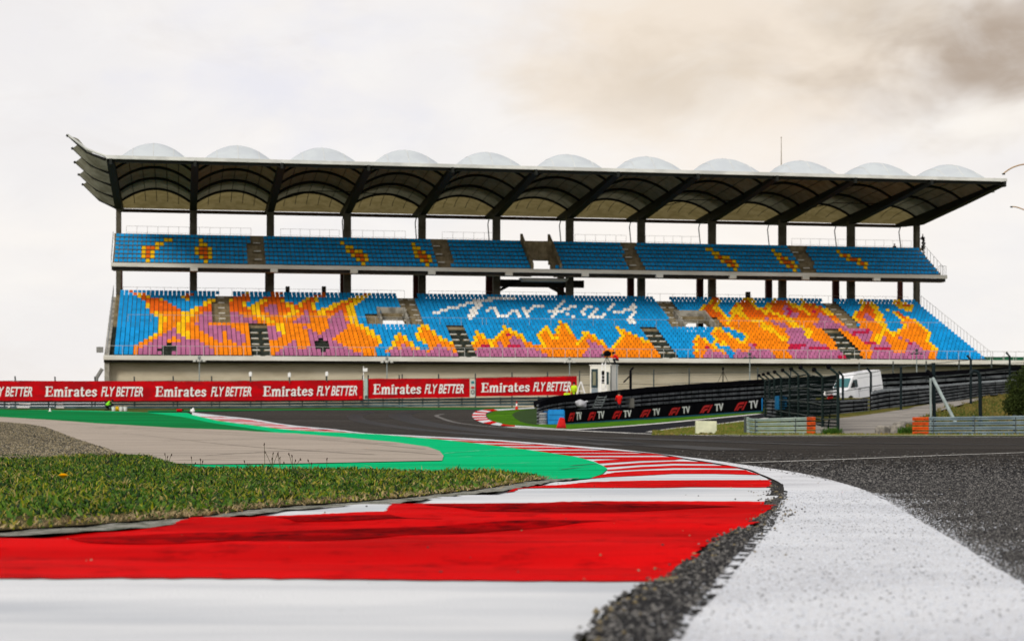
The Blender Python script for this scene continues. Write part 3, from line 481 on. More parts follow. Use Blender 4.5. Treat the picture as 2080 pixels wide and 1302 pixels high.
# white edge line beside the kerb, paint worn at both borders
wl_out = [(2300, 1330), (2080, 1184), (2025, 1152), (1961, 1110), (1877, 1061), (1805, 1019), (1750, 995), (1686, 976), (1623, 962), (1560, 952), (1496, 943), (1433, 934.0), (1300, 918), (1206, 909), (1071, 898.5), (970, 891.3), (836, 884.6), (701, 874.6), (600, 864.6), (509, 850.8), (440, 843.4), (390, 837.6)]
wl_in = [(1368, 1302), (1387, 1264), (1434, 1213), (1466, 1167), (1516, 1108), (1550, 1070), (1578, 1031), (1592, 1002), (1588, 985), (1564, 972), (1543, 963.5), (1517, 953.5), (1454, 941.8), (1390, 931.5), (1327, 921.5), (1206, 912.2), (1071, 901), (970, 894), (836, 887), (701, 876.8), (600, 866.8), (509, 853.3), (440, 845.3), (390, 838.9)]
o_ = catmull([(G(*p).x, G(*p).y) for p in wl_out], 5); i_ = catmull([(G(*p).x, G(*p).y) for p in wl_in], 5)
near_o = [(1.9, 1.6), (1.6, 2.6)]; near_i = [(-.06, 1.6), (.18, 2.9)]
def alphaedge(name, c, thr0, thr1, scale):
    """loose fringe of paint: only the high grains of the asphalt carry it"""
    m = bpy.data.materials.new(name); m.use_nodes = True; t = m.node_tree; b = t.nodes['Principled BSDF']; b.inputs['Roughness'].default_value = .8; b.inputs['Base Color'].default_value = (*c, 1)
    tcn = N(t, 'ShaderNodeTexCoord'); n = N(t, 'ShaderNodeTexNoise'); n.inputs['Scale'].default_value = scale; n.inputs['Detail'].default_value = 4; n.inputs['Roughness'].default_value = .7; link(t, tcn.outputs['Object'], n.inputs['Vector'])
    mr = N(t, 'ShaderNodeMapRange'); link(t, n.outputs['Fac'], mr.inputs['Value']); mr.inputs['From Min'].default_value = thr0; mr.inputs['From Max'].default_value = thr1
    link(t, mr.outputs[0], b.inputs['Alpha']); return m
def offs(P, d):
    o = []
    for i, p in enumerate(P):
        a = Vector(P[min(i + 1, len(P) - 1)]) - Vector(P[max(i - 1, 0)]); a.normalize(); o.append((p[0] + a.y * d, p[1] - a.x * d))
    return o
M_wl = wornpaint('line_white_paint', (.62, .64, .68), (.14, .145, .155), 48, .775, .06, bump=1.0, bs=90)
core_o = offs(near_o + o_, -.03); core_i = offs(near_i + i_, .02)
k_far = 40
wl = tag(sheet('edge_line', near_o + o_ + (near_i + i_)[::-1], M_wl, .009, world=True), kind='structure')
NO = [p for p in near_o + o_ if p[1] < 14]; NI = [p for p in near_i + i_ if p[1] < 14]
rg = np.random.RandomState(31)
def linex(P, y): Q = sorted(P, key=lambda p: p[1]); return np.interp(y, [p[1] for p in Q], [p[0] for p in Q])
M_pg = mat('painted_grain', (.57, .60, .66), .85, spec=.05, vs=40, c2=(.42, .45, .51)); M_ag1 = mat('asphalt_grain_dark', (.022, .022, .024), .8, vs=40); M_ag2 = mat('asphalt_grain_mid', (.085, .083, .082), .85, vs=40); M_ag3 = mat('asphalt_grain_pale', (.17, .165, .16), .9, vs=40)
def grains(name, X, Y, S, mats, label, seed, lift=.0):
    Zg = CH - np.interp(Y, GZ, GD) + .006 + lift
    return tag(scatter_mesh(name, np.c_[X, Y, Zg], S, None, mats=mats, seed=seed, squash=.6), label, 'asphalt grains', kind='stuff')
n = 50000; Y = 2.7 + 9.5 * rg.rand(n) ** 1.5; xa = linex(NI, Y); xb = linex(NO, Y); X = xa + (xb - xa) * rg.rand(n); keep = X / Y < .33; X, Y = X[keep], Y[keep]
grains('paint_grains', X, Y, .0035 + .004 * rg.rand(len(X)), [M_pg] * 14 + [M_ag2, M_ag1], 'white painted grains standing up from the edge line', 32, .001)
n = 30000; Y = 2.7 + 9 * rg.rand(n) ** 1.4; side = rg.rand(n) < .5; ex = rg.exponential(.075, n) * (1 + .8 * np.sin(Y * 5)); X = np.where(side, linex(NO, Y) + ex - .01, linex(NI, Y) - ex * 1.15 + .01); EK = sorted(near_edge + [g_ for g_ in gout[:16]], key=lambda p: p[1]); keep = (X / Y < .33) & (X > np.interp(Y, [p[1] for p in EK], [p[0] for p in EK]) + .03); X, Y = X[keep], Y[keep]
grains('paint_grains', X, Y, .004 + .004 * rg.rand(len(X)), [M_pg, M_pg, M_pg, M_ag3], 'scattered white painted grains along both worn borders of the edge line', 33)
n = 125000; Y = 3.1 + rg.gamma(1.9, 3.0, n); Y = Y[Y < 34]; n = len(Y); xb = linex(NO, Y); X = xb - .02 + (np.maximum(.33 * Y - xb, .05)) * rg.rand(n)
grains('asphalt_grains', X, Y, .004 + .006 * rg.rand(len(X)) + .0003 * Y, [M_ag1, M_ag1, M_ag2, M_ag1, M_ag2, M_ag1, M_ag2, M_ag3], 'coarse dark and pale grains of the near track surface', 34, -.002)
# rough strip where the asphalt has broken away beside the kerb
strip = [(-.2, 1.6), (.05, 2.9), (.15, 3.6)] + [(G(*p).x, G(*p).y) for p in [(1232, 1275), (1335, 1198), (1370, 1160), (1430, 1110), (1500, 1076), (1545, 1050), (1555, 1015), (1570, 1000), (1565, 980), (1590, 985), (1600, 1002), (1592, 1031), (1572, 1070), (1542, 1108), (1492, 1167), (1458, 1213), (1407, 1264), (1386, 1302)]] + [(.26, 2.9), (.16, 1.6)]
rs_ = random.Random(5)
tag(sheet('broken_asphalt', strip, M_wornasph, .0065, ys=list(np.arange(1.6, 12, .05)), xs=list(np.arange(-.2, 2.2, .05)), hf=lambda X, Y: .006 * rs_.random(), world=True), kind='structure')
n = 9000; Y = 2.6 + 8.5 * rg.rand(n) ** 1.3; EO = sorted(near_edge + gout[:12], key=lambda p: p[1]); xa = np.interp(Y, [p[1] for p in EO], [p[0] for p in EO]); xb = linex(NI, Y); X = xa + .02 + (xb - xa - .02) * rg.rand(n)
grains('asphalt_grains', X, Y, .005 + .008 * rg.rand(n) ** 2, [M_ag1, M_ag1, M_ag2, M_ag1, M_ag3, M_ag1], 'coarse broken grains in the dark joint between kerb and edge line', 35, .004)
# crumbs of concrete and asphalt along the broken edge
pp = []; ss = []; edge = near_edge[::-1] + gout[:12]
for _ in range(900):
    i = random.randrange(len(edge) - 1); t = random.random(); a, b = edge[i], edge[i + 1]
    X = a[0] + (b[0] - a[0]) * t + random.gauss(.03, .018); Y = a[1] + (b[1] - a[1]) * t + random.gauss(0, .04)
    s_ = random.choice([.003, .004, .006, .008, .012 if random.random() < .4 else .006]); pp.append((X, Y, gz(Y) + .014 + s_ * .4)); ss.append(s_)
for _ in range(350):
    Y = random.uniform(2.8, 12); X = np.interp(Y, [2.8, 5, 6.5, 9, 12], [.15, .5, .85, 1.45, 1.75]) + random.gauss(0, .05)
    s_ = random.choice([.003, .005, .007]); pp.append((float(X) - .05, Y, gz(Y) + .012 + s_ * .4)); ss.append(s_)
tag(scatter_mesh('edge_crumbs', pp, ss, M_st1, mats=[M_st1, M_ag2, M_st4, M_ag3, M_st4]), 'small crumbs of stone along the broken kerb edge', 'gravel', kind='stuff')
pp = []; ss = []
for _ in range(60):
    Y = random.uniform(5, 14); X = random.uniform(-2.2, .9) + (Y - 5) * .12; pp.append((X, Y, gz(Y) + relief(X, Y) - .004)); ss.append(random.choice([.003, .004, .006]))
for _ in range(160):
    Y = random.uniform(6, 30); X = random.uniform(1.5, 6); pp.append((X, Y, gz(Y) + .012)); ss.append(random.choice([.002, .003, .005]))
tag(scatter_mesh('loose_grit', pp, ss, M_st1, mats=[M_st3, M_st1, M_st4]), 'scattered grit on the red kerb and the dark track', 'gravel', kind='stuff')
# far apex kerb on the inside of the corner
ap_out = [(1086, 827.5), (1033, 830.5), (991, 832), (975, 834), (965, 837), (959, 843), (961, 849), (966, 853.5), (981, 859.6), (1005, 864), (1031, 866.3), (1082, 869.3), (1128, 872.2), (1156, 873.4)]
ap_in = [(1086, 829.8), (1033, 833), (1005, 835), (996, 836.5), (989, 839), (987, 843), (988, 848), (992, 852), (1000, 856), (1015, 860), (1031, 863.5), (1082, 867.5), (1128, 871.2), (1156, 872.6)]
A = catmull([(G(*p).x, G(*p).y) for p in ap_out], 6); B = catmull([(G(*p).x, G(*p).y) for p in ap_in], 6)
tag(sheet('apex_kerb', A + B[::-1], M_kw, .030, world=True), kind='structure')
nn = len(A) - 1; cuts = [0, 10, 16, 22, 26, 29, 32, 35, 38, 41, 44, 48, 52, 57, 62]
for i in range(1, len(cuts) - 1, 2):
    a, b = cuts[i], cuts[i + 1]
    tag(sheet('apex_kerb_red_block', A[a:b + 1] + B[a:b + 1][::-1], M_red, .036, world=True), kind='structure')
# ------------------------------------------------------------------ grass in the foreground
M_bl = bpy.data.materials.new('grass_blades'); M_bl.use_nodes = True; t = M_bl.node_tree; b = t.nodes['Principled BSDF']
rp = N(t, 'ShaderNodeVertexColor'); rp.layer_name = 'blade_colour'
tcn = N(t, 'ShaderNodeTexCoord'); pn = N(t, 'ShaderNodeTexNoise'); pn.inputs['Scale'].default_value = 1.1; pn.inputs['Detail'].default_value = 3; link(t, tcn.outputs['Object'], pn.inputs['Vector'])
mx = N(t, 'ShaderNodeMix', data_type='RGBA'); mx.blend_type = 'MULTIPLY'; mr = N(t, 'ShaderNodeMapRange'); link(t, pn.outputs['Fac'], mr.inputs['Value']); mr.inputs['From Min'].default_value = .4; mr.inputs['From Max'].default_value = .65
link(t, mr.outputs[0], mx.inputs[0]); link(t, rp.outputs[0], mx.inputs[6]); mx.inputs[7].default_value = (.9, .95, .8, 1)
link(t, mx.outputs[2], b.inputs['Base Color']); b.inputs['Roughness'].default_value = .55; b.inputs['Specular IOR Level'].default_value = .35
tl = N(t, 'ShaderNodeBsdfTranslucent'); link(t, mx.outputs[2], tl.inputs[0]); ms = N(t, 'ShaderNodeMixShader'); ms.inputs[0].default_value = .4
link(t, b.outputs[0], ms.inputs[1]); link(t, tl.outputs[0], ms.inputs[2]); link(t, ms.outputs[0], t.nodes['Material Output'].inputs[0])
def blades(name, P, H, wd, lean, seed, m, parent=None, colours=None):
    rs = np.random.RandomState(seed); n = len(P); P = np.array(P); a = rs.rand(n) * 6.283; d = np.stack([np.cos(a), np.sin(a), 0 * a], 1)
    la = rs.rand(n) * 6.283; L = np.stack([np.cos(la), np.sin(la), 0 * la], 1) * (lean * H * rs.rand(n))[:, None]
    up = np.array([0, 0, 1.0])[None] * H[:, None]; w_ = (wd * (.6 + .8 * rs.rand(n)))[:, None]
    v0 = P - d * w_; v1 = P + d * w_; v2 = P + d * w_ * .75 + L * .35 + up * .6; v3 = P - d * w_ * .75 + L * .35 + up * .6; v4 = P + L + up * (1 - .25 * rs.rand(n))[:, None]
    V = np.stack([v0, v1, v2, v3, v4], 1).reshape(-1, 3); k = (np.arange(n) * 5)[:, None]
    Q = (np.array([[0, 1, 2, 3]]) + k).tolist(); T = (np.array([[3, 2, 4]]) + k).tolist()
    me = bpy.data.meshes.new(name); me.from_pydata(V.tolist(), [], Q + T)
    if colours is not None:
        at = me.color_attributes.new('blade_colour', 'FLOAT_COLOR', 'POINT'); at.data.foreach_set('color', np.repeat(np.c_[colours, np.ones(n)], 5, axis=0).ravel())
    return link_mesh(name, me, m, parent)
lawn = [(-500, 933), (0, 933), (135, 929), (219, 925), (303, 934), (336, 944), (370, 952), (404, 958), (572, 962), (700, 961), (815, 965), (960, 966), (1037, 968), (1100, 976.5), (1110, 979), (1080, 981), (1031, 990), (970, 1000), (869, 1012), (802, 1019), (701, 1028), (600, 1034), (505, 1043), (400, 1058), (336, 1063), (168, 1077), (0, 1088), (-200, 1112), (-500, 1150)]
M_soil = mat('soil', spec=.05, c=(.050, .048, .022), rough=.98, c2=(.11, .085, .045), vs=6, bump=1, bs=60)
LW = [(G(*p).x, G(*p).y) for p in lawn]
tag(sheet('lawn_soil', LW, M_soil, .024, world=True), kind='structure')
LP = np.array(LW)
def inpoly(P, poly):
    x, y = P[:, 0], P[:, 1]; r = np.zeros(len(P), bool); n = len(poly)
    for i in range(n):
        x1, y1 = poly[i]; x2, y2 = poly[(i + 1) % n]
        if y1 == y2: continue
        r ^= ((y1 > y) != (y2 > y)) & (x < (x2 - x1) * (y - y1) / (y2 - y1) + x1)
    return r
rs = np.random.RandomState(3)
C = np.stack([rs.uniform(LP[:, 0].min(), LP[:, 0].max(), 900000), rs.uniform(LP[:, 1].min(), LP[:, 1].max(), 900000)], 1)
C = C[(C[:, 0] / C[:, 1] > -.34) & inpoly(C, LW)]
dens = np.clip(85 / C[:, 1] ** 1.35, .14, 1.6) / 1.6
C = C[rs.rand(len(C)) < dens]
zt = CH - np.interp(C[:, 1], GZ, GD) + .02
def fnoise(x, y, k, seed):
    r_ = np.random.RandomState(seed); o = 0
    for q in range(5):
        a = r_.rand() * 6.28; f_ = k * (1.7 ** q) * (.8 + .4 * r_.rand()); o = o + np.sin((x * np.cos(a) + y * np.sin(a)) * f_ + 6.28 * r_.rand() + 1.5 * np.sin((x * np.sin(a) - y * np.cos(a)) * f_ * .7)) / (1.25 ** q)
    return .5 + .5 * o / 2.6
cl1 = np.clip(fnoise(C[:, 0], C[:, 1], 5.0, 1), 0, 1); cl2 = np.clip(fnoise(C[:, 0], C[:, 1], 1.6, 2), 0, 1)
kerbd = np.clip((C[:, 1] - np.interp(C[:, 0], [p[0] for p in LW[13:25]][::-1], [p[1] for p in LW[13:25]][::-1])) / .7, 0, 1)      # distance from the kerb side edge
keep = rs.rand(len(C)) < .85 * (.25 + .75 * kerbd) * (.30 + .70 * cl1) ; C, zt, cl1, cl2, kerbd = C[keep], zt[keep], cl1[keep], cl2[keep], kerbd[keep]
Hh = (.014 + .105 * cl1 * (.25 + .75 * cl2) * rs.rand(len(C)) ** 2.2 + .018 * rs.rand(len(C))) * (.55 + .45 * kerbd)
pal = np.array([(.003, .018, .002), (.014, .065, .003), (.045, .135, .004), (.12, .235, .005), (.32, .34, .010), (.42, .34, .05), (.50, .40, .15)])
dry = np.clip(.10 + .25 * np.clip((C[:, 0] + 3.4) / 3.5, 0, 1) + .35 * (cl2 - .5) + .10 * (1 - kerbd), 0, .75)
u_ = rs.rand(len(C)); kidx = np.where(u_ < dry, 4 + (rs.rand(len(C)) ** 1.4 * 2.99).astype(int), (rs.rand(len(C)) ** 1.1 * 4.2).astype(int)); BC = pal[np.clip(kidx, 0, 6)] * (.70 + .38 * rs.rand(len(C)))[:, None]
g = blades('grass', np.c_[C, zt], Hh, .0044 + .00022 * C[:, 1], 1.25, 4, M_bl, colours=BC)
tag(g, 'rough green and straw grass beside the red and white kerb', 'grass', kind='stuff')
# broad leaves among it
C2 = C[rs.rand(len(C)) < .035]
g2 = blades('ground_cover', np.c_[C2, CH - np.interp(C2[:, 1], GZ, GD) + .03], .02 + .03 * rs.rand(len(C2)), .011, 1.6, 9, mat('broad_leaf', (.05, .14, .014), .5, vs=8, c2=(.12, .22, .03), trans=.3))
tag(g2, 'small broad leaves growing among the grass blades', 'ground cover', kind='stuff')
# dry leaf litter and straw near the lip
C3 = []
for _ in range(1500):
    y = random.uniform(0, 1); i = random.randrange(14, len(lawn) - 3); a, b_ = LW[i], LW[i + 1]; t_ = random.random(); s_ = random.random() ** 2 * .35
    C3.append((a[0] + (b_[0] - a[0]) * t_ + random.gauss(0, .06) - s_ * .4, a[1] + (b_[1] - a[1]) * t_ + s_, 0))
C3 = np.array(C3); C3[:, 2] = CH - np.interp(C3[:, 1], GZ, GD) + .03
tag(blades('straw', C3, .01 + .02 * rs.rand(len(C3)), .004, 4.0, 12, mat('dry_straw', (.38, .30, .16), .8, vs=9, c2=(.15, .10, .05))), 'dry straw and dead leaves at the foot of the grass', 'straw', kind='stuff')
# dandelion
fl = empty('dandelion', G(128, 1004, .02), 0, 'single yellow dandelion standing in the grass', 'flower')
zc = (835 - 971) / F * Zof(1004) + CH - G(128, 1004, .02).z
mb = MB(); mb.tube([(0, 0, 0), (.004, 0, zc * .5), (0, 0, zc)], .003, 5); mb.build('stem', mat('stem_green', (.10, .17, .03), .6), fl)
mb = MB()
for r_, n_, zz in ((.038, 34, .0), (.028, 28, .006), (.016, 18, .011)):
    for i in range(n_):
        a = 6.283 * i / n_ + r_ * 40; ca, sa = math.cos(a), math.sin(a); tx, ty = -sa * .0035, ca * .0035
        mb.add([(tx, ty, zc + zz * .4), (-tx, -ty, zc + zz * .4), (ca * r_ - tx, sa * r_ - ty, zc + zz + .020), (ca * r_ + tx, sa * r_ + ty, zc + zz + .020)], [(0, 1, 2, 3)])
mb.build('petals', mat('dandelion_yellow', (1.0, .62, .005), .7), fl)
# tall weeds with seed heads against the grey run-off
M_weed = mat('weed_stem', (.07, .075, .03), .8); M_seed = mat('weed_seed', (.06, .035, .03), .8)
wd = [(340, 958, 925, 3), (392, 962, 932, 2), (408, 962, 936, 2), (538, 964, 905, 1), (553, 964, 921, 4), (570, 965, 928, 3), (596, 966, 925, 4), (632, 966, 938, 2), (664, 966, 935, 1), (240, 942, 928, 1), (500, 964, 940, 2)]
wlab = ['three stemmed weed at the left end of the green strip', 'two stemmed weed just right of the three stemmed one', 'short two stemmed weed third from the left along the green strip', 'tallest bare single stem weed in the middle of the lawn edge',
        'four stemmed weed touching the tallest bare stem', 'three stemmed weed right of the tallest bare stem group', 'four stemmed weed left of the two short right hand weeds', 'short two stemmed weed second from the right on the lawn edge', 'rightmost single stem weed against the green strip', 'lone short weed at the gravel corner left of all others', 'short two stemmed weed just left of the tallest bare stem']
for k, (x, yb, yt, nb) in enumerate(wd):
    b0 = G(x, yb, .02); hgt = (yb - yt) / F * b0.y
    o = empty('weed', b0, 0, wlab[k], 'weed', 'weeds along the far edge of the lawn')
    mb = MB(); sd_ = MB(); rr = random.Random(k)
    for i in range(nb):
        dx = (i - (nb - 1) / 2) * .035 + rr.uniform(-.01, .01); top = (dx + rr.uniform(-.01, .01), rr.uniform(-.03, .03), hgt * rr.uniform(.6, 1) if i else hgt)
        mb.tube([(0, 0, 0), (dx * .35, 0, top[2] * .5), top], .0022, 4)
        for j in range(3): sd_.sphere((top[0] + rr.uniform(-.003, .003), top[1], top[2] - j * .007), .0055, 6, 4)
        sd_.build('seed_head', M_seed, o); sd_ = MB()
    mb.build('stem', M_weed, o)
# ================================================================== GRANDSTAND
# local frame: x along the stand, y away from the track, z up; origin on the line of main columns at the left end
TH = .185; SC, SS = math.cos(TH), math.sin(TH); SZ = 208.0; SX = (239 - CX) / F * SZ; SB = CH + .3
def U(px, n):
    k = (px - CX) / F; return (k * (SZ - n * SC) - SX - n * SS) / (SC - k * SS)
def H(px, py, n):        # local height of a picture row at this place
    return (HY - py) / F * (SZ + U(px, n) * SS - n * SC) - .3
def SW(u, v, z): return Vector((SX + u * SC - v * SS, SZ + u * SS + v * SC, SB + z))
stand = empty('grandstand', (SX, SZ, SB), TH, 'two tier covered grandstand with mosaic of coloured seats and white scalloped membrane roof', 'grandstand')
M_conc = mat('stand_concrete', (.42, .40, .35), .9, vs=.8, c2=(.19, .175, .145), bump=.2, bs=8)
M_step = mat('terrace_concrete', (.30, .245, .15), .95, vs=1.5, c2=(.19, .15, .085), stretch=(1, .4, .6))
M_fasc = mat('fascia_concrete', (.68, .68, .64), .85, vs=.5, c2=(.55, .53, .47), stretch=(.4, 1, 3))
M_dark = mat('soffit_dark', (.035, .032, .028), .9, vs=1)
M_colm = mat('column_concrete', (.12, .11, .085), .9, vs=1.2, c2=(.08, .07, .052))
M_colr = mat('rear_column_paint', (.075, .022, .018), .7, vs=1.2)
M_beam = mat('roof_beam_steel', (.018, .020, .018), .6, vs=1)
M_arch = mat('roof_arch_steel', (.014, .015, .013), .6, vs=1)
M_memb = mat('roof_membrane', (.50, .545, .575), .6, vs=.5, c2=(.46, .50, .54))
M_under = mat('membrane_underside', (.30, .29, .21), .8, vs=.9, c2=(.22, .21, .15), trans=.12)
M_lun = mat('membrane_rear', (.32, .26, .12), .8, vs=.9, c2=(.25, .20, .085), trans=.35)  # warmer copy of the underside: light from behind put into its colour
M_edge = mat('roof_edge_white', (.66, .67, .65), .6, vs=.8, c2=(.50, .51, .50), stretch=(.5, 1, 1))
M_rail = mat('galvanised_rail', (.55, .56, .55), .5, vs=2, metal=.3)
M_nose = mat('white_step_nosing', (.75, .74, .68), .8, vs=4)
CU = [.12, 8.75, 17.78, 26.95, 36.0, 45.15, 54.3, 63.38, 72.5, 81.7, 90.8, 99.66]
# seat grid
NR = 23
def low(r): return 20.2 - r * 19.7 / 22, 6.22 - .3 + r * (7.78 / 22)        # n, z of the seat-back centre
def upp(r): return 7.6 - r, 17.08 - .3 + r * .568
def expand(row):
    o = ''
    for k in range(0, len(row), 2): o += 'boypmw.'[row[k + 1]] * row[k]
    return o
LOW = [expand(s) if r < 15 else expand(s).replace('o', 'd') for r, s in enumerate(SEATS_LOW)]; UPP = [expand(s).replace('o', 'd') for s in SEATS_UP]  # deeper orange high up and in the upper tier, roof shade partly in colour
# ---- lower terrace, stepped, open at the two entrances
def terrace(name, fn, nrow, u0, u1, holes, m, zdrop=.42, thick=.55, dn=.38):
    mb = MB(); cuts = sorted({u0, u1} | {h[0] for h in holes} | {h[1] for h in holes})
    for r in range(nrow):
        n, z = fn(r); n2 = fn(r + 1)[0]; zf = z - zdrop; prev = None
        for a, b in zip(cuts[:-1], cuts[1:]):
            if any(h[0] <= a and b <= h[1] and h[2] <= r < h[3] for h in holes):
                if prev: mb.box(prev[0], prev[1], -(n + dn), -(n2 + dn), zf - thick, zf); prev = None
                continue
            prev = (prev[0], b) if prev else (a, b)
        if prev: mb.box(prev[0], prev[1], -(n + dn), -(n2 + dn), zf - thick, zf)
    return mb.build(name, m, stand)
V1 = (U(776, 9.5), U(826, 9.5)); V2 = (U(1388, 9.5), U(1446, 9.5))
M_stepd = mat('terrace_dark_paint', (.045, .055, .045), .95, vs=1.5, c2=(.02, .025, .02))
terrace('lower_terrace', low, NR, -.15, 99.75, [(V1[0], V1[1], 11, 16), (V2[0], V2[1], 11, 16), (-.15, 99.75, 0, 11)], M_step)
terrace('lower_terrace', low, 11, -.15, 99.75, [], M_stepd)
UO = (U(1076, 6.5), U(1122, 6.5))
terrace('upper_terrace', upp, 7, -.25, 99.8, [(UO[0], UO[1], 0, 4)], M_step, zdrop=.50, thick=.7)
# entrances: parapet box round each opening in the lower terrace
for (a, b), yb in ((V1, 627), (V2, 638)):
    n15, z15 = low(16); n11, z11 = low(11); mb = MB()
    zt = z15 + .30; yb_ = -(n15 + .30)
    mb.box(a, b, yb_, yb_ + .22, z15 - 1.25, zt)
    for uu in (a - .24, b):
        mb.prism([(-(n11 + .2), z11 - .5), (-(n11 + .2), z11 + .25), (yb_ + .2, zt + .05), (yb_ + .2, z15 - 1.25)], 'x', uu, uu + .24)
    mb.build('entrance_parapet', M_conc, stand)
# ---- slabs, fascias and walls
mb = MB(); mb.box(-.75, 110, -21.25, -20.85, 5.12, 5.60); mb.build('lower_fascia', M_fasc, stand)
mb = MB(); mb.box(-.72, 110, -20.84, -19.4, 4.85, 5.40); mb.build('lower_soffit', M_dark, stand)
mb = MB(); mb.box(-.70, 110, -19.3, -18.9, -2.0, 5.6); mb.build('base_wall', mat('base_wall_render', (.60, .54, .42), .9, vs=.4, c2=(.48, .42, .31), stretch=(.5, 1, 2), bump=.15, bs=5), stand)
mb = MB(); z = .1
while z < 4.9: mb.box(U(1178, 19.3), 110, -19.36, -19.3, z, z + .10); z += .26
mb.build('wall_cladding', mat('cladding_metal', (.50, .48, .41), .7, vs=.6, c2=(.42, .40, .33)), stand)
mb = MB(); mb.box(99.9, 110, -20.85, -1, 5.15, 5.45); mb.build('end_deck', M_conc, stand)
mb = MB(); mb.prism([(-20.8, 5.3), (-20.8, 5.6), (0, 13.1), (.8, 13.1), (.8, -2), (-18.9, -2)], 'x', -.68, -.18); mb.build('end_wall', M_conc, stand)
mb = MB(); mb.box(-.45, 99.95, -8.55, -8.15, 15.98, 16.42); mb.box(99.6, 99.95, -8.15, -4, 15.98, 16.42); mb.build('upper_fascia', M_fasc, stand)
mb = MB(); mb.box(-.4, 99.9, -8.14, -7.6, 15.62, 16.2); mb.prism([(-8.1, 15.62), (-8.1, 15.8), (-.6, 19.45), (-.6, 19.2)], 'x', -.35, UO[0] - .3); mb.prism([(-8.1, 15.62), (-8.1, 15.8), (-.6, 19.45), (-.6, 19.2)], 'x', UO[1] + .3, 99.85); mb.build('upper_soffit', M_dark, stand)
for u in CU[1:11]: mb = MB(); mb.box(u - .42, u + .42, -8.62, -8.16, 15.60, 15.975); mb.build('beam_end', M_fasc, stand)
mb = MB(); mb.box(-.35, UO[0], -1.0, -.75, 18.9, 20.45); mb.box(UO[1], 99.85, -1.0, -.75, 18.9, 20.45); mb.build('upper_back_parapet', M_step, stand)
# opening in the middle of the upper tier with its side walls and cross beam, and the landing below it
mb = MB()
for u in (U(1060, 2) , U(1116, 2)):
    mb.prism([(-7.9, 16.3), (-7.9, 17.1), (-.9, 21.3), (-.9, 19.2)], 'x', u, u + .3)
mb.box(UO[0] - .1, UO[1] + .6, -3.4, -3.0, 18.0, 20.2); mb.build('stair_opening_wall', M_step, stand)
mb = MB(); mb.prism([(U(1063, 3), 15.35), (U(1148, 3), 15.35), (U(1155, 3), 15.75), (U(1056, 3), 15.75)], 'y', -3.5, -2.0); mb.build('stair_landing', M_fasc, stand)
mb = MB(); mb.box(U(1000, -2), U(1185, -2), 1.6, 2.1, 15.0, 15.9)
mb.bar((U(1012, -2), 1.8, H(1012, 591, -2)), (U(1046, -2), 1.8, H(1046, 573, -2)), .35, .4, 0, (0, 1, 0)); mb.bar((U(1106, -2), 1.8, H(1106, 576, -2)), (U(1150, -2), 1.8, H(1150, 600, -2)), .35, 1.0, 0, (0, 1, 0)); mb.build('stair_truss', M_dark, stand)
# ---- columns, front row to the roof and rear row to the upper tier
for k, u in enumerate(CU):
    mb = MB(); hw = .30 if k in (0, 11) else .43
    mb.box(u - hw, u + hw, -.40, .45, -2, 23.75); o = mb.build('column', M_colm, stand, bevel=.03)
    mb = MB(); mb.box(u - hw + .06, u + hw - .02, 5.0, 5.7, -2, 16.6); mb.build('rear_column', M_colr, stand, bevel=.03)
# ---- roof
def zs(n): return 24.45 + .055 * n        # springing line of the arches, local
NR0, NR1 = -5.9, 24.3
for k, u in enumerate(CU):
    mb = MB(); hw = .40
    mb.prism([(5.9, zs(-5.9) - .35), (5.9, zs(-5.9) + .05), (-24.2, zs(24.2) + .08), (-24.2, zs(24.2) - .30), (-14, zs(14) - .75), (-1.2, zs(0) - 1.10), (1.0, zs(0) - 1.0)], 'x', u - hw, u + hw)
    bm_ = mb.build('roof_beam', M_beam, stand)
    mb = MB(); mb.box(u - .14, u + .14, -24.72, -24.2, zs(24) - .50, zs(24) + .10); mb.build('end_bracket', M_beam, bm_)
mb = MB(); mb.box(-.3, 99.95, -24.62, -24.22, 25.86, 26.22); mb.build('front_gutter', M_edge, stand)
mb = MB(); mb.box(-.3, 99.95, -24.20, -24.0, 25.55, 25.9); mb.build('front_tie_beam', M_beam, stand)
mb = MB(); mb.box(-.3, 99.95, 5.75, 6.1, zs(-5.9) - .42, zs(-5.9) - .04); mb.build('rear_tie_beam', mat('rear_beam_brown', (.055, .035, .022), .7), stand)
NN = list(np.linspace(NR0, .6, 5)) + list(np.linspace(.6, 20.4, 13))[1:] + [21.4, 22.4, 23.4, 24.3]
def A_low(n): return float(np.interp(n, [-5.9, -5.0, -3, .6, 20.4, 24.3], [0.02, .55, 1.15, 1.42, 1.45, .06]))
def A_top(n): return float(np.interp(n, [-5.9, -3, .6, 6, 12, 17, 19.5, 21.5, 23.2, 24.3], [.06, 1.4, 1.75, 2.1, 2.6, 3.0, 2.95, 2.2, .9, .12]))
def arc(t): return 1 - (2 * t - 1) ** 2
def skin(u0, u1, Af, nl, nt, power=1.0):
    vs = []; fs = []
    for n in nl:
        for i in range(nt + 1):
            t = i / nt; vs.append((u0 + (u1 - u0) * t, -n, zs(n) + Af(n) * arc(t) ** power + .02))
    for a in range(len(nl) - 1):
        for i in range(nt): b = a * (nt + 1) + i; fs.append((b, b + 1, b + nt + 2, b + nt + 1))
    return vs, fs
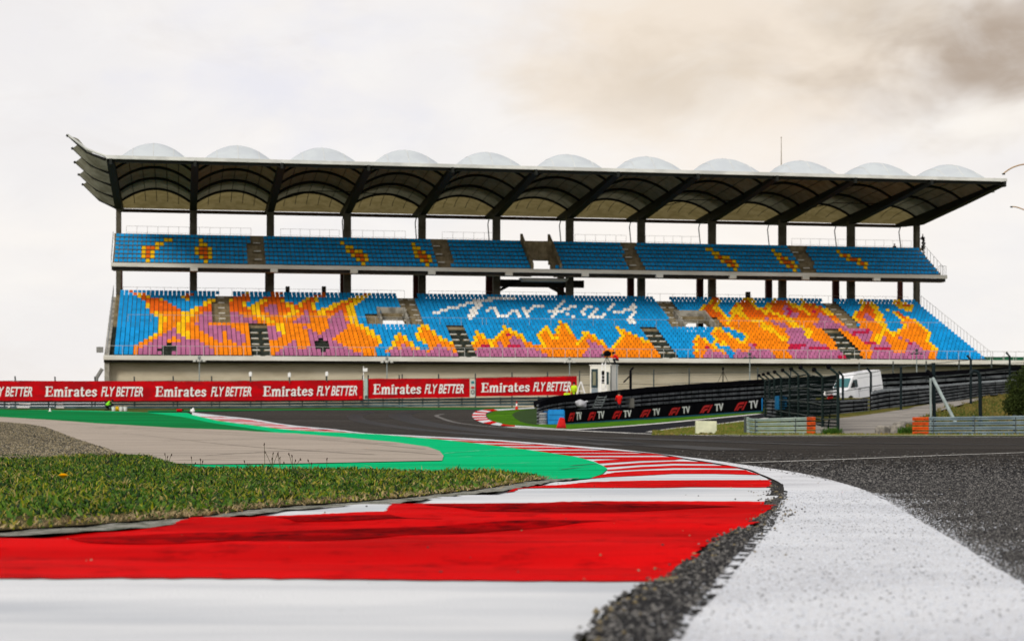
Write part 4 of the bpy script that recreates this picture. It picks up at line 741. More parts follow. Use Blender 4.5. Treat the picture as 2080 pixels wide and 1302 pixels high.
for k in range(11):
    u0, u1 = CU[k] + .38, CU[k + 1] - .38
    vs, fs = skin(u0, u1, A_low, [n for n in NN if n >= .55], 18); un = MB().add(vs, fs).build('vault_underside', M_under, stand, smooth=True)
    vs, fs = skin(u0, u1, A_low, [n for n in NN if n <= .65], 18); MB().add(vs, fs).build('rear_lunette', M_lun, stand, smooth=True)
    top = MB(); vs, fs = skin(u0 - .3, u1 + .3, A_top, [n for n in NN if n >= 3.0], 20, .85); top.add(vs, fs); top.build('roof_dome', M_memb, stand, smooth=True)
    mb = MB()
    for t in (.25, .5, .75): mb.tube([(u0 - .3 + (u1 - u0 + .6) * t, -n, zs(n) + A_top(n) * arc(t) ** .85 + .03) for n in NN if n >= 8], .03, 4)
    mb.build('dome_seam', M_edge, stand)
    for n in (.6, 7.2, 13.8, 20.4):
        mb = MB(); mb.tube([(u0 + (u1 - u0) * i / 14, -n, zs(n) + A_low(n) * arc(i / 14) - .12) for i in range(15)], .15, 6); mb.build('arch', M_arch, stand, smooth=True)
    mb = MB()
    for t in (.17, .335, .5, .665, .83):
        mb.tube([(u0 + (u1 - u0) * t, -n, zs(n) + A_low(n) * arc(t) - .02) for n in NN[1:-2]], .035, 4)
    mb.build('membrane_seam', M_arch, stand)
# tie rods crossing under four of the vaults
for k in (2, 3, 7, 9):
    mb = MB(); a, b = CU[k], CU[k + 1]
    mb.tube([(a + .4, -2.0, zs(2) - .1), ((a + b) / 2, -6, zs(6) + .5), (b - .4, -10, zs(8) - .1)] if k in (2, 7, 9) else [(a + .4, -9, zs(9) - .1), ((a + b) / 2, -5, zs(5) + .5), (b - .4, -1, zs(1) - .1)], .05, 5); mb.build('tie_rod', M_arch, stand)
# wing beyond the first beam: five arms and scalloped cloth
tips = [(24.3, 137, 276), (17.0, 147, 302), (9.6, 152, 330), (2.0, 160, 355), (-5.6, 168, 375)]
TP = [Vector((U(x, n), -n, H(x, y, n))) for n, x, y in tips]; RP = [Vector((-.35, -n, zs(n) + .1)) for n, x, y in tips]
mb = MB(); vs = []; fs = []; nt = 10
for i in range(4):
    b = len(mb.v)
    vs = []; 
    for j in range(9):
        s_ = j / 8; hang = math.sin(math.pi * s_)
        r0 = RP[i].lerp(RP[i + 1], s_) + Vector((0, 0, .35 * hang)); t0 = TP[i].lerp(TP[i + 1], s_) + Vector((1.0 * hang, 0, -.1 * hang))
        for q in range(nt + 1):
            p = r0.lerp(t0, q / nt); p.z += (.30 * hang - .5 * math.sin(math.pi * q / nt)); vs.append(tuple(p))
    fs = [(a * (nt + 1) + q, a * (nt + 1) + q + 1, (a + 1) * (nt + 1) + q + 1, (a + 1) * (nt + 1) + q) for a in range(8) for q in range(nt)]
    mb.add(vs, fs)
mb.build('wing_membrane', mat('wing_membrane_cloth', (.30, .29, .23), .8, vs=.8, c2=(.20, .19, .14), trans=.25), stand, smooth=True)
for i in range(5):
    mb = MB(); mb.tube([RP[i] + Vector((0, 0, -.1)), RP[i].lerp(TP[i], .5) + Vector((0, 0, -.55)), TP[i]], [.17, .11, .06], 6); mb.sphere(TP[i], .16, 6, 4); mb.build('wing_arm', M_arch, stand)
mb = MB(); mb.tube([TP[0] + Vector((0, 0, .1)), RP[0].lerp(TP[0], .5) + Vector((0, 0, -.2)), RP[0] + Vector((0, 0, .25))], .13, 6); mb.build('wing_edge', M_edge, stand)
# small hooks under the last beam, rods down behind the columns, mast
mb = MB()
for n in (20.4, 13.8, 7.2, .6, -5): mb = MB(); mb.box(CU[11] + .41, CU[11] + .75, -n - .12, -n + .12, zs(n) - .45, zs(n) + .05); mb.build('end_bracket', M_edge, stand)
pass
for k, u in enumerate(CU[1:]):
    mb = MB(); mb.tube([(u, 5.2, zs(-5) - .5), (u - .12, 5.4, zs(-5) - 1.1), (u, 4.7, 19.9), (u, 4.7, 16.3)], .07, 5); mb.build('down_rod', M_arch, stand)
um = U(1587, 14); mb = MB(); mb.tube([(um, -14, H(1587, 345, 14)), (um, -14, H(1587, 280, 14))], [.07, .03], 6); mb.sphere((um, -14, H(1587, 280, 14)), .09, 6, 4); mb.build('lightning_mast', mat('mast_steel', (.30, .26, .20), .5), stand)
# ---- aisle steps with white nosings
def nosing(us, w_, fn, rows, zdrop, parent=stand):
    for r in rows:
        n, z = fn(r); zf = z - zdrop
        for u in us:
            mb = MB(); nb = MB(); mb.box(u - w_ / 2 - .1, u + w_ / 2 + .1, -(n + .38) - .30, -(n + .381), zf - .36, zf - .17)
            nb.box(u - w_ / 2, u + w_ / 2, -(n + .38) - .33, -(n + .38) - .29, zf - .25, zf - .14)
            nb.build('step_nosing', M_nose, mb.build('aisle_step', M_step, stand))
ev = list(range(12, 23, 2)); lo_ = [1, 3, 5, 7, 9]
nosing([U(450, 5)], .75, low, ev, .42)
nosing([U(816, 3), U(838, 3)], .7, low, ev, .42); nosing([U(1347, 3), U(1364, 3)], .7, low, ev, .42); nosing([U(1693, 3)], .75, low, ev, .42)
for x0, x1 in ((515, 539), (917, 940), (1313, 1332), (1680, 1698)):
    nosing([U(x0, 11.5), U(x1, 11.5)], .75, low, lo_, .42)
nosing([U(x, 4.5) for x in (523, 892, 1278, 1628)], .8, upp, [0, 2, 4, 6], .5)
# ---- seats
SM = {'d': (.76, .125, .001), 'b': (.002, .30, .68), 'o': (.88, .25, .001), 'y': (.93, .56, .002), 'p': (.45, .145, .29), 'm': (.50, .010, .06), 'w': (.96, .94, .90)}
keys = list(SM); SMATS = []
for kx in keys:
    c_ = SM[kx]
    m = bpy.data.materials.new('seat_plastic_' + {'d': 'deep_shaded_orange', 'b': 'blue', 'o': 'orange', 'y': 'yellow', 'p': 'mauve', 'm': 'crimson', 'w': 'white'}[kx]); m.use_nodes = True
    t = m.node_tree; b = t.nodes['Principled BSDF']; gi = N(t, 'ShaderNodeNewGeometry'); mr = N(t, 'ShaderNodeMix', data_type='RGBA'); link(t, gi.outputs['Random Per Island'], mr.inputs[0])
    mr.inputs[6].default_value = (*[x * 1.12 for x in c_], 1); mr.inputs[7].default_value = (*[x * .82 for x in c_], 1); link(t, mr.outputs[2], b.inputs['Base Color']); b.inputs['Roughness'].default_value = .5; b.inputs['Specular IOR Level'].default_value = .12
    SMATS.append(m)
sb = MB()
sb.prism([(-.215, -.20), (.215, -.20), (.215, .13), (.165, .20), (-.165, .20), (-.215, .13)], 'y', -.02, .03)
sb.box(-.20, .20, -.40, -.025, -.20, -.155)
bv = np.array(sb.v); bf = sb.f
# lean the back slightly away from the sitter
bv[:, 1] += np.where(bv[:, 1] > -.03, (bv[:, 2] + .2) * .18, 0)
pos = []; cix = []
for r in range(NR):
    n, z = low(r)
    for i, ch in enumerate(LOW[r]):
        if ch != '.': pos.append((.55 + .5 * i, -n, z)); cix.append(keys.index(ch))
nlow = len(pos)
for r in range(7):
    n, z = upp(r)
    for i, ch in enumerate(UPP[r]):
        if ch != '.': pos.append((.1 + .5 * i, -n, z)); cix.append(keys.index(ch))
order = sorted(range(len(pos)), key=lambda i: SW(*pos[i]).length)
near100 = set(order[:100])
protos = {}
for i in sorted(near100):
    ck = cix[i]
    if ck not in protos:
        mb = MB(); mb.v = [tuple(v) for v in bv]; mb.f = list(bf); mb.m = [0] * len(bf); o = mb.build('seat', SMATS[ck], stand); protos[ck] = o
    else:
        o = protos[ck].copy(); col.objects.link(o); o.parent = stand
    o.location = pos[i]
rest = [i for i in range(len(pos)) if i not in near100]
PA = np.array([pos[i] for i in rest]); V = (bv[None] + PA[:, None, :]).reshape(-1, 3)
me = bpy.data.meshes.new('seating'); nvb = len(bv); faces = []; mi = []
for k, i in enumerate(rest):
    for f in bf: faces.append(tuple(q + k * nvb for q in f))
    mi += [cix[i]] * len(bf)
me.from_pydata(V.tolist(), [], faces); me.polygons.foreach_set('material_index', mi); me.update()
tag(link_mesh('seating', me, SMATS, stand), 'several thousand plastic seats in blue orange yellow mauve and white', kind='stuff')
# ---- railings
def railing(name, pts, post, m=M_rail, r=.03, rails=(1.0,), zb=0):
    mb = MB(); P = [Vector(p) for p in pts]
    for a, b in zip(P[:-1], P[1:]):
        L_ = (b - a).length; n_ = max(1, round(L_ / post))
        for h in rails: mb.tube([a + Vector((0, 0, h)), b + Vector((0, 0, h))], r, 5)
        for i in range(n_ + 1): p = a.lerp(b, i / n_); mb.tube([p, p + Vector((0, 0, max(rails)))], r, 4)
    return mb.build(name, m, stand)
railing('front_railing', [(-.2, -21.05, 5.6), (99.9, -21.05, 5.6), (110, -21.05, 5.6)], 1.4, r=.028, rails=(1.02,))
zr = low(11)[1] - .42 + .1; nr_ = low(11)[0] + .75
for a, b in ((1.5, V1[0] - 3.5), (V1[0] - 3.4, 44), (42, 80), (80.5, 99)):
    railing('crossing_railing', [(a, -nr_, zr), (b, -nr_, zr)], 2.6, r=.022, rails=(.95,))
M_thin = mat('thin_rail_grey', (.40, .36, .30), .6)
for a, b in ((0.6, 26.0), (27.5, 34), (37, 52), (55, 61.0), (64.5, 71), (72, 78), (83, 90), (91.5, 99)):
    railing('rear_railing', [(a, 1.2, 13.1), (b, 1.2, 13.1)], 1.6, M_thin, .018, (1.25,))
for a, b in ((1, 15.5), (19, 26), (27.5, 34), (38.5, 45), (55, 61.5), (64, 71), (83, 99)):
    railing('upper_rear_railing', [(a, .2, 19.7), (b, .2, 19.7)], 1.2, M_thin, .016, (1.75, 1.0))
def siderail(name, u, fn, rows, zoff, r=.03, h=1.1, step=1):
    mb = MB(); P = []
    for q in rows:
        n, z = fn(q); p = Vector((u, -n - .2, z - zoff)); P.append(p + Vector((0, 0, h)))
        mb.tube([p, P[-1]], r, 4)
    mb.tube(P, r * .9, 4); return mb.build(name, M_rail, stand)
siderail('end_railing', 99.95, low, range(23), .42); siderail('end_railing', -.45, low, range(23), .42)
siderail('upper_end_railing', 99.85, upp, range(7), .5); siderail('upper_end_railing', -.45, upp, range(7), .5, h=.9)
railing('deck_railing', [(99.85, -8.4, 16.42), (98.9, -8.4, 16.42)], .5, r=.03, rails=(1.1,))
# small block huts on the walkway behind the lower tier
for x, a_, b_, y_ in ((585, -4, 4, 582), (659, -4, 4, 582), (1519, 1, 8, 593)):
    mb = MB(); mb.box(U(x + a_, -1), U(x + b_, -1), 1.5, 2.2, 13.0, H(x, y_, -1.8)); mb.build('walkway_box', M_dark, stand)
# scaffold-like vine on the last column
mb = MB(); rr = random.Random(3)
for i in range(60): mb.sphere((CU[11] + .75 + rr.uniform(-.2, .2), -.3 + rr.uniform(-.2, .2), 19.6 + rr.uniform(0, 2.4)), rr.uniform(.06, .14), 5, 3)
mb.tube([(CU[11] + .75, -.3, 19.4), (CU[11] + .7, -.3, 22.3)], .06, 5); mb.build('cable_bundle', M_dark, stand)
# camera bracket at the left end
mb = MB(); mb.box(-1.5, -.8, -20.6, -20.2, 5.9, 6.5); mb.tube([(-.9, -20.4, 4.2), (-1.5, -20.4, 3.2), (-1.5, -20.4, 2.0)], .2, 6); mb.build('wall_fitting', mat('fitting_grey', (.25, .25, .24), .7), stand)
# ================================================================== green fence on the deck at the far right
g0 = SW(99, 22, 6.2 - .0); fe = empty('green_fence', SW(103, -6, 5.75), TH, 'green screen fence behind the right end of the grandstand seats', 'fence')
mb = MB(); mb.box(-3, 10, 0, .06, -.3, .75); mb.build('screen', mat('green_screen', (.02, .12, .06), .8, vs=2), fe)
for i in range(10):
    mb = MB(); mb.box(-2.9 + i * 1.4, -2.83 + i * 1.4, -.08, -.01, -.3, .85); mb.build('post', mat('pale_post', (.5, .52, .48), .7), fe)
# ================================================================== BARRIERS, BANNERS, FENCES
def paint(name, c, rough=.55, **k): k.setdefault('spec', .12); return mat(name, c, rough, **k)
M_gr = paint('rail_galvanised', (.17, .27, .31), .5, vs=.8, c2=(.09, .16, .19), stretch=(1, 1, 3), metal=.25)
M_grd = paint('rail_dark', (.17, .185, .20), .6, vs=.8, c2=(.07, .08, .09), stretch=(1, 1, 3))
M_grl = paint('rail_pale_green', (.36, .44, .40), .5, vs=.8, c2=(.22, .30, .28), metal=.2)
M_grb = paint('rail_blue_grey', (.24, .31, .35), .5, vs=.8, c2=(.15, .21, .25), metal=.2)
M_or = paint('rail_orange', (.70, .10, .012), .6, vs=4, c2=(.45, .07, .02))
M_blk = paint('black_board', (.006, .006, .008), .8, vs=1, spec=.05)
M_pst = paint('post_steel', (.075, .09, .09), .6, vs=2)
M_red2 = paint('banner_red', (.52, .002, .006), .55, vs=.7, c2=(.34, .004, .008), stretch=(1, 1, 2), bump=.3, bs=1.5)
M_wht = paint('lettering_white', (.78, .78, .79), .6, vs=3, var=.03)
def polyz(pts, px, i):
    xs_ = [p[0] for p in pts]; return float(np.interp(px, xs_, [p[i] for p in pts]))
def wrail(path, h, depth=.085, th=.03):
    """corrugated beam along a list of (bottom point); h height; faces the camera"""
    prof = [(0, 0), (.12, 1), (.36, 1), (.5, .15), (.64, 1), (.88, 1), (1, 0), (1, -.35), (0, -.35)]
    mb = MB(); n = len(prof)
    for i, p in enumerate(path):
        a = path[max(i - 1, 0)]; b = path[min(i + 1, len(path) - 1)]; d = (b - a).to_2d().normalized(); nm = Vector((d.y, -d.x, 0))
        if nm.y > 0: nm = -nm
        mb.v += [tuple(p + Vector((0, 0, h * f)) + nm * depth * e) for f, e in prof]
    for i in range(len(path) - 1):
        for k in range(n): mb.f.append((i * n + k, i * n + (k + 1) % n, (i + 1) * n + (k + 1) % n, (i + 1) * n + k)); mb.m.append(0)
    mb.f += [tuple(range(n)), tuple(range((len(path) - 1) * n, len(path) * n))]; mb.m += [0, 0]
    return mb
def barrier(name, label, cat, pts, nr, post_m, rm, pm, gap=.22, split=None, m2=None, back=None, group=None, postw=.12, capm=None):
    """pts: (px, ytop, ybottom or None, Z)"""
    P = []
    for x, yt, yb, Z in pts:
        top = W(x, yt, Z); b = W(x, yb, Z) if yb else Vector((top.x, top.y, gz(Z))); P.append((b, top))
    root = empty(name, P[0][0], 0, label, cat, group); o0 = P[0][0]
    P = [(a - o0, b - o0) for a, b in P]
    for k in range(nr):
        f0 = (k + gap * .5) / nr; f1 = (k + 1 - gap * .5) / nr
        base = [a.lerp(b, f0) for a, b in P]; h = (P[0][1] - P[0][0]).length * (f1 - f0)
        segs = [(base, rm)] if split is None else [(base[:split + 1], m2), (base[split:], rm)]
        for bb, mm in segs:
            mb = wrail(bb, 1.0); 
            # per point height
            n = 9; prof = [0, .12, .36, .5, .64, .88, 1, 1, 0]
            idx0 = 0 if bb is base[:0] else base.index(bb[0])
            for i in range(len(bb)):
                a, b = P[idx0 + i]; hh = (b - a).length * (f1 - f0)
                for q in range(n): v = mb.v[i * n + q]; mb.v[i * n + q] = (v[0], v[1], bb[i].z + hh * prof[q])
            mb.build('rail', mm, root)
    # posts
    L = [0]
    for i in range(1, len(P)): L.append(L[-1] + (P[i][0] - P[i - 1][0]).to_2d().length)
    s_ = post_m * .5
    while s_ < L[-1]:
        i = max(j for j in range(len(L)) if L[j] <= s_); i = min(i, len(P) - 2); t_ = (s_ - L[i]) / (L[i + 1] - L[i])
        a = P[i][0].lerp(P[i + 1][0], t_); b = P[i][1].lerp(P[i + 1][1], t_); d = (P[i + 1][0] - P[i][0]).to_2d().normalized(); nm = Vector((d.y, -d.x, 0))
        if nm.y > 0: nm = -nm
        mb = MB(); mb.bar(a - nm * .09, b - nm * .09 + Vector((0, 0, .02)), postw, .12, 0, nm); mb.bar(a.lerp(b, .1) + nm * .09, a.lerp(b, .92) + nm * .09, postw * .35, .03, 0, nm); mb.build('post', pm, root); s_ += post_m
    if back:
        mb = MB()
        for i in range(len(P) - 1):
            a0, a1 = P[i]; b0, b1 = P[i + 1]; off = Vector((0, .35, 0))
            vs = [a0 + off, b0 + off, b1 + off, a1 + off, a0 + off * 1.5, b0 + off * 1.5, b1 + off * 1.5, a1 + off * 1.5]
            mb.add(vs, [(0, 1, 2, 3), (7, 6, 5, 4), (3, 2, 6, 7), (0, 4, 5, 1)] + ([(0, 3, 7, 4)] if i == 0 else []) + ([(1, 5, 6, 2)] if i == len(P) - 2 else []))
        mb.build('backing_board', back, root)
    if capm:
        mb = MB()
        for i in range(len(P) - 1): mb.bar(P[i][1] + Vector((0, .12, -.05)), P[i + 1][1] + Vector((0, .12, -.05)), .5, .36)
        mb.build('top_padding', capm, root)
    return root, P
FAR = [(-900, 818, 836, 160), (-300, 814, 832, 166), (0, 812.5, 830.2, 171), (500, 812, 829.3, 176), (900, 808.5, 825.8, 181), (1180, 804.5, 822.5, 185)]
gr_, GP = barrier('guardrail', 'long blue grey steel guardrail at the foot of the red airline banners', 'guardrail', FAR, 3, 4.1, M_gr, M_pst, gap=.16)
o0 = gr_.location
for x0, x1, y in ((16, 20, 820), (16, 20, 826.5), (38, 62, 820.3), (34, 60, 827), (116, 128, 821), (114, 130, 827.5)):
    Z = polyz(FAR, x0, 3) - .16; a = W(x0, y + 1.1, Z) - o0; b = W(x1, y - 1.1, Z) - o0
    MB().box(a.x, b.x, a.y - .01, a.y + .01, a.z, b.z).build('gleam_plate', M_wht, gr_)  # white plates stand in for the gleam on the rails
# ---- catch fence behind the banners: posts, cables
fp = [(-130, 765), (-50, 765), (31, 764), (112, 765), (193, 765), (273, 765), (352, 764), (430, 764), (509, 764), (588, 763.5), (663, 763), (737, 762), (748, 762), (811, 762), (817, 760), (891, 760), (965.6, 758.7), (1040, 756.6), (1112, 755.6), (1177, 753.6), (1281, 750), (1328, 750.6), (1400, 747.6), (1539, 746.5), (1606, 745.5), (1745, 737), (1814, 734), (1881, 733), (1948, 732), (2014, 731), (2085, 728)]
cf = empty('catch_fence', W(31, 830, 173), 0, 'thin catch fence with cables running behind the red banners', 'fence'); c0 = cf.location
prev = None
for x, y in fp:
    Z = float(np.interp(x, [-200, 0, 500, 1180, 2100], [169, 173, 178, 187, 193])); Z = min(Z, 186.0) if x < 1300 else Z * .95
    top = W(x, y, Z) - c0; bot = Vector((top.x, top.y, gz(Z) - c0.z if x < 1250 else W(x, 815, Z).z - c0.z))
    mb = MB(); mb.tube([bot, top - Vector((0, 0, .5)), top + Vector((.0, -.12, 0))], .075, 5); mb.build('post', M_pst, cf)
    if prev is not None:
        mb = MB()
        for dz in (.45, 1.5): mb.tube([prev - Vector((0, 0, dz)), top - Vector((0, 0, dz))], .022, 4)
        mb.build('cable', M_pst, cf)
    prev = top
mb = MB(); a = W(1281, 752, 177) - c0; mb.tube([a, W(1287, 746, 177) - c0], .11, 5); mb.tube([W(1279, 764, 177) - c0, W(1267, 776, 176) - c0], .08, 5); mb.tube([W(1281, 752, 177) - c0, W(1281, 800, 177) - c0], .14, 5); mb.build('braced_post', M_blk, cf)
# ---- red banners with their lettering
def txt2d(s, bold=.0, seed=0):
    cu = bpy.data.curves.new('lettering_curve', 'FONT'); cu.body = s; cu.size = 1; cu.offset = bold; cu.resolution_u = 3; cu.space_character = 1.0
    o = bpy.data.objects.new('lettering_curve', cu); col.objects.link(o); bpy.context.view_layer.update()
    me = bpy.data.meshes.new_from_object(o.evaluated_get(bpy.context.evaluated_depsgraph_get())); V = [(v.co.x, v.co.y) for v in me.vertices]; Fs = [tuple(p.vertices) for p in me.polygons]
    bpy.data.objects.remove(o); bpy.data.curves.remove(cu); bpy.data.meshes.remove(me)
    x0 = min(v[0] for v in V); x1 = max(v[0] for v in V); y0 = min(v[1] for v in V); y1 = max(v[1] for v in V)
    return [((a - x0) / (x1 - x0), (b - y0) / (y1 - y0)) for a, b in V], Fs
def strokes(L):
    """list of (polyline, width) -> quads in the plane, each at its own small depth"""
    V = []; Fs = []; D = []
    for k, (pl, wd_) in enumerate(L):
        for a, b in zip(pl[:-1], pl[1:]):
            a = Vector(a); b = Vector(b); d = (b - a).normalized(); n = Vector((-d.y, d.x)) * wd_ / 2; e = d * min(wd_ * .25, .04)
            q = len(V); V += [tuple(a - n - e), tuple(b - n + e), tuple(b + n + e), tuple(a + n - e)]; Fs.append((q, q + 1, q + 2, q + 3)); D.append(len(D))
    return V, Fs, D
def emirates():
    T = .155; t = .07; S = []; x = 0
    def put(lst, adv):
        nonlocal x
        for pl, w_ in lst: S.append(([(p[0] + x, p[1]) for p in pl], w_))
        x += adv
    put([([(.16, .02), (.16, .98)], .19), ([(.0, .955), (.60, .955)], .09), ([(.2, .50), (.50, .52)], .08), ([(.0, .045), (.64, .045)], .09), ([(.58, .74), (.60, .98)], .07), ([(.66, .02), (.62, .26)], .07), ([(.48, .40), (.5, .64)], .06)], .76)
    put([([(.12, .0), (.12, .66)], T), ([(.0, .63), (.14, .66)], .07), ([(.16, .52), (.28, .66), (.40, .62), (.43, .5), (.43, .0)], T), ([(.47, .52), (.58, .66), (.70, .62), (.74, .48), (.74, .0)], T), ([(.0, .03), (.24, .03)], .06), ([(.32, .03), (.54, .03)], .06), ([(.63, .03), (.88, .03)], .06)], .95)
    put([([(.12, .0), (.12, .66)], T), ([(.0, .62), (.14, .66)], .07), ([(.0, .03), (.25, .03)], .06), ([(.05, .84), (.19, .90)], .16)], .32)
    put([([(.12, .0), (.12, .66)], T), ([(.0, .62), (.14, .66)], .07), ([(.0, .03), (.27, .03)], .06), ([(.14, .48), (.26, .64), (.40, .60)], .13)], .46)
    put([([(.10, .50), (.16, .62), (.30, .66), (.41, .58), (.42, .0)], T * .9), ([(.40, .38), (.18, .30), (.09, .16), (.16, .05), (.30, .06), (.40, .16)], T * .8), ([(.42, .05), (.54, .05)], .07)], .57)
    put([([(.16, .90), (.16, .14), (.24, .05), (.38, .09)], T), ([(.02, .62), (.38, .64)], .08)], .43)
    put([([(.12, .36), (.48, .42), (.46, .56), (.32, .65), (.17, .58), (.10, .34), (.16, .12), (.30, .05), (.50, .14)], T * .85)], .58)
    put([([(.42, .50), (.34, .63), (.20, .64), (.11, .54), (.16, .42), (.34, .30), (.42, .18), (.34, .06), (.20, .04), (.06, .16)], T * .9)], .48)
    V, Fs, D = strokes(S); return [(a / x, b) for a, b in V], Fs, D
EM = emirates(); FB = txt2d('FLY BETTER', .018)
def place2d(name, VF, box, zf, m, parent, o0, shear=0.0, out=.04):
    """box = (x0, x1, ytop0, ybot0, ytop1, ybot1) on the photograph's scale"""
    x0, x1, t0, b0, t1, b1 = box; V = VF[0]; Fs = VF[1]; D = VF[2] if len(VF) > 2 else [0] * len(Fs); mb = MB()
    for f, d in zip(Fs, D):
        vs = []
        for i in f:
            u, v = V[i]; px = x0 + (x1 - x0) * u + shear * (v - .5); yt = t0 + (t1 - t0) * u; yb = b0 + (b1 - b0) * u; py = yb + (yt - yb) * v
            vs.append(W(px, py, zf(px) - out - .0015 * d) - o0)
        mb.add(vs, [tuple(range(len(vs)))])
    return mb.build(name, m, parent, weld=False)
def banner(name, label, pts, words, em_, fl_):
    o = empty(name, W(pts[0][0], pts[0][2], pts[0][3]), 0, label, 'banner', 'red airline banners along the guardrail'); o0 = Vector(o.location); mb = MB()
    X = np.linspace(pts[0][0], pts[-1][0], max(2, int((pts[-1][0] - pts[0][0]) / 18))); vs = []; rr = random.Random(len(words))
    for i, x in enumerate(X):
        Z = polyz(pts, x, 3); wv = .03 * math.sin(i * 1.7)
        t_ = W(x, polyz(pts, x, 1) + rr.uniform(-.4, .4), Z) - o0; b_ = W(x, polyz(pts, x, 2) + rr.uniform(-.3, .3), Z) - o0
        vs += [t_ + Vector((0, wv * .3, 0)), b_ + Vector((0, wv * .3, 0)), t_ + Vector((0, .05, 0)), b_ + Vector((0, .05, 0))]
    n = len(X); fs = []
    for i in range(n - 1):
        a, b = i * 4, i * 4 + 4; fs += [(a, a + 1, b + 1, b), (a + 2, b + 2, b + 3, a + 3), (a, b, b + 2, a + 2), (a + 1, a + 3, b + 3, b + 1)]
    fs += [(0, 2, 3, 1), (4 * n - 4, 4 * n - 3, 4 * n - 1, 4 * n - 2)]
    mb.add(vs, fs); mb.build('cloth', M_red2, o)
    zf = lambda x: polyz(pts, x, 3)
    for xe in em_: place2d('lettering', EM, (xe, xe + EMW[xe], *lvl(pts, xe), *lvl(pts, xe + EMW[xe])), zf, M_wht, o, o0, 1.0)
    for a, b in fl_: place2d('lettering', FB, (a, b, *lvl2(pts, a), *lvl2(pts, b)), zf, M_wht, o, o0, 3.2)
    return o
EMW = {-133: 105, 92: 105, 316: 103, 535: 101, 758.5: 97, 978: 98}
def lvl(pts, x):
    t_, b_ = polyz(pts, x, 1), polyz(pts, x, 2); h = b_ - t_; return (t_ + h * .28, b_ - h * .225)
def lvl2(pts, x):
    t_, b_ = polyz(pts, x, 1), polyz(pts, x, 2); h = b_ - t_; return (t_ + h * .29, b_ - h * .225)
b1_ = [(-175, 774, 815, 168), (0, 774, 814, 170.3), (200, 773.8, 814, 172), (450, 774.2, 814, 174.5), (737.5, 771.5, 812, 178)]
banner('banner', 'longest red banner repeating white lettering, its left end cut off by the picture edge', b1_, 'a', [-133, 92, 316, 535], [(-18, 67), (207, 292), (430, 512), (645, 727)])
b2_ = [(748, 769, 809.6, 178.3), (954, 769, 807, 180.6)]
banner('banner', 'middle red banner between the longest one and the right one', b2_, 'bb', [758.5], [(864, 943.5)])
b3_ = [(966.7, 767.8, 805, 180.8), (1171.7, 763.7, 802, 183.2)]
banner('banner', 'right red banner ending beside the two marshals and the white trestle', b3_, 'ccc', [978], [(1084.5, 1161)])
# boards between the banners
o = empty('marker_board', W(960, 806, 180.5), 0, 'narrow white and teal board in the gap between the two shorter red banners', 'board'); o0 = Vector(o.location)
def pbox(mb, x0, x1, y0, y1, Z, th, o0, mi=0):
    a = W(x0, y1, Z) - o0; b = W(x1, y0, Z) - o0; return mb.box(a.x, b.x, a.y, a.y + th, a.z, b.z, mi)
pbox(MB(), 955.5, 965, 772, 806, 180.5, .08, o0).build('panel', paint('board_white', (.6, .62, .6)), o)
pbox(MB(), 957, 963.5, 774, 779, 180.44, .04, o0).build('teal_mark', paint('teal', (.05, .22, .24)), o); pbox(MB(), 957, 963.5, 785, 789, 180.44, .04, o0).build('red_mark', M_red2, o)
mb = MB(); c_ = W(960.3, 796, 180.4) - o0; mb.tube([(c_.x + .14 * math.cos(a), c_.y, c_.z + .2 * math.sin(a)) for a in np.linspace(0, 6.28, 13)], .035, 4); mb.build('ring_mark', M_pst, o)
o = empty('marker_board', W(742, 812, 178), 0, 'slim pale teal upright panel in the gap right of the longest red banner', 'board'); o0 = Vector(o.location)
pbox(MB(), 740, 746.5, 769, 811, 178, .08, o0).build('panel', paint('pale_teal', (.38, .50, .48)), o); pbox(MB(), 741, 746, 803, 809, 177.93, .05, o0).build('dark_mark', M_pst, o)
o = empty('warning_light', W(733, 811, 177.2), 0, 'round red light at the lower right corner of the longest red banner', 'light'); mb = MB(); mb.sphere((0, 0, .12), .21, 12, 8); mb.build('lens', paint('red_lens', (.8, .01, .01), .3), o); mb = MB(); mb.box(-.1, .1, .05, .2, -.25, -.05); mb.build('bracket', M_pst, o)
# white camera housings on top of the fence posts
for k, (x, yb, yt, lb) in enumerate(((509, 770, 754, 'first white camera housing from the left above the long red banner'), (588, 772, 755, 'second white camera housing above the long red banner'), (664, 769, 754, 'third white camera housing above the long red banner'), (738.5, 767, 743, 'tallest white camera housing above the gap in the red banners'))):
    Z = 175 + k; o = empty('fence_camera', W(x, yb, Z), 0, lb, 'camera', 'white cameras on the fence'); h = (yb - yt) / F * Z
    mb = MB(); mb.tube([(0, 0, -.3), (0, 0, h * .55)], .05, 5); mb.build('pole', M_pst if k < 3 else M_wht, o)
    mb = MB(); mb.box(-.14, .14, -.2, .1, h * .35, h * .35 + .42) if k < 3 else mb.box(-.05, .40, -.2, .1, h * .5, h * .5 + .35); mb.tube([(0, 0, h * .4), (0, 0, h)], .035, 5); mb.build('housing', M_wht, o, bevel=.03)
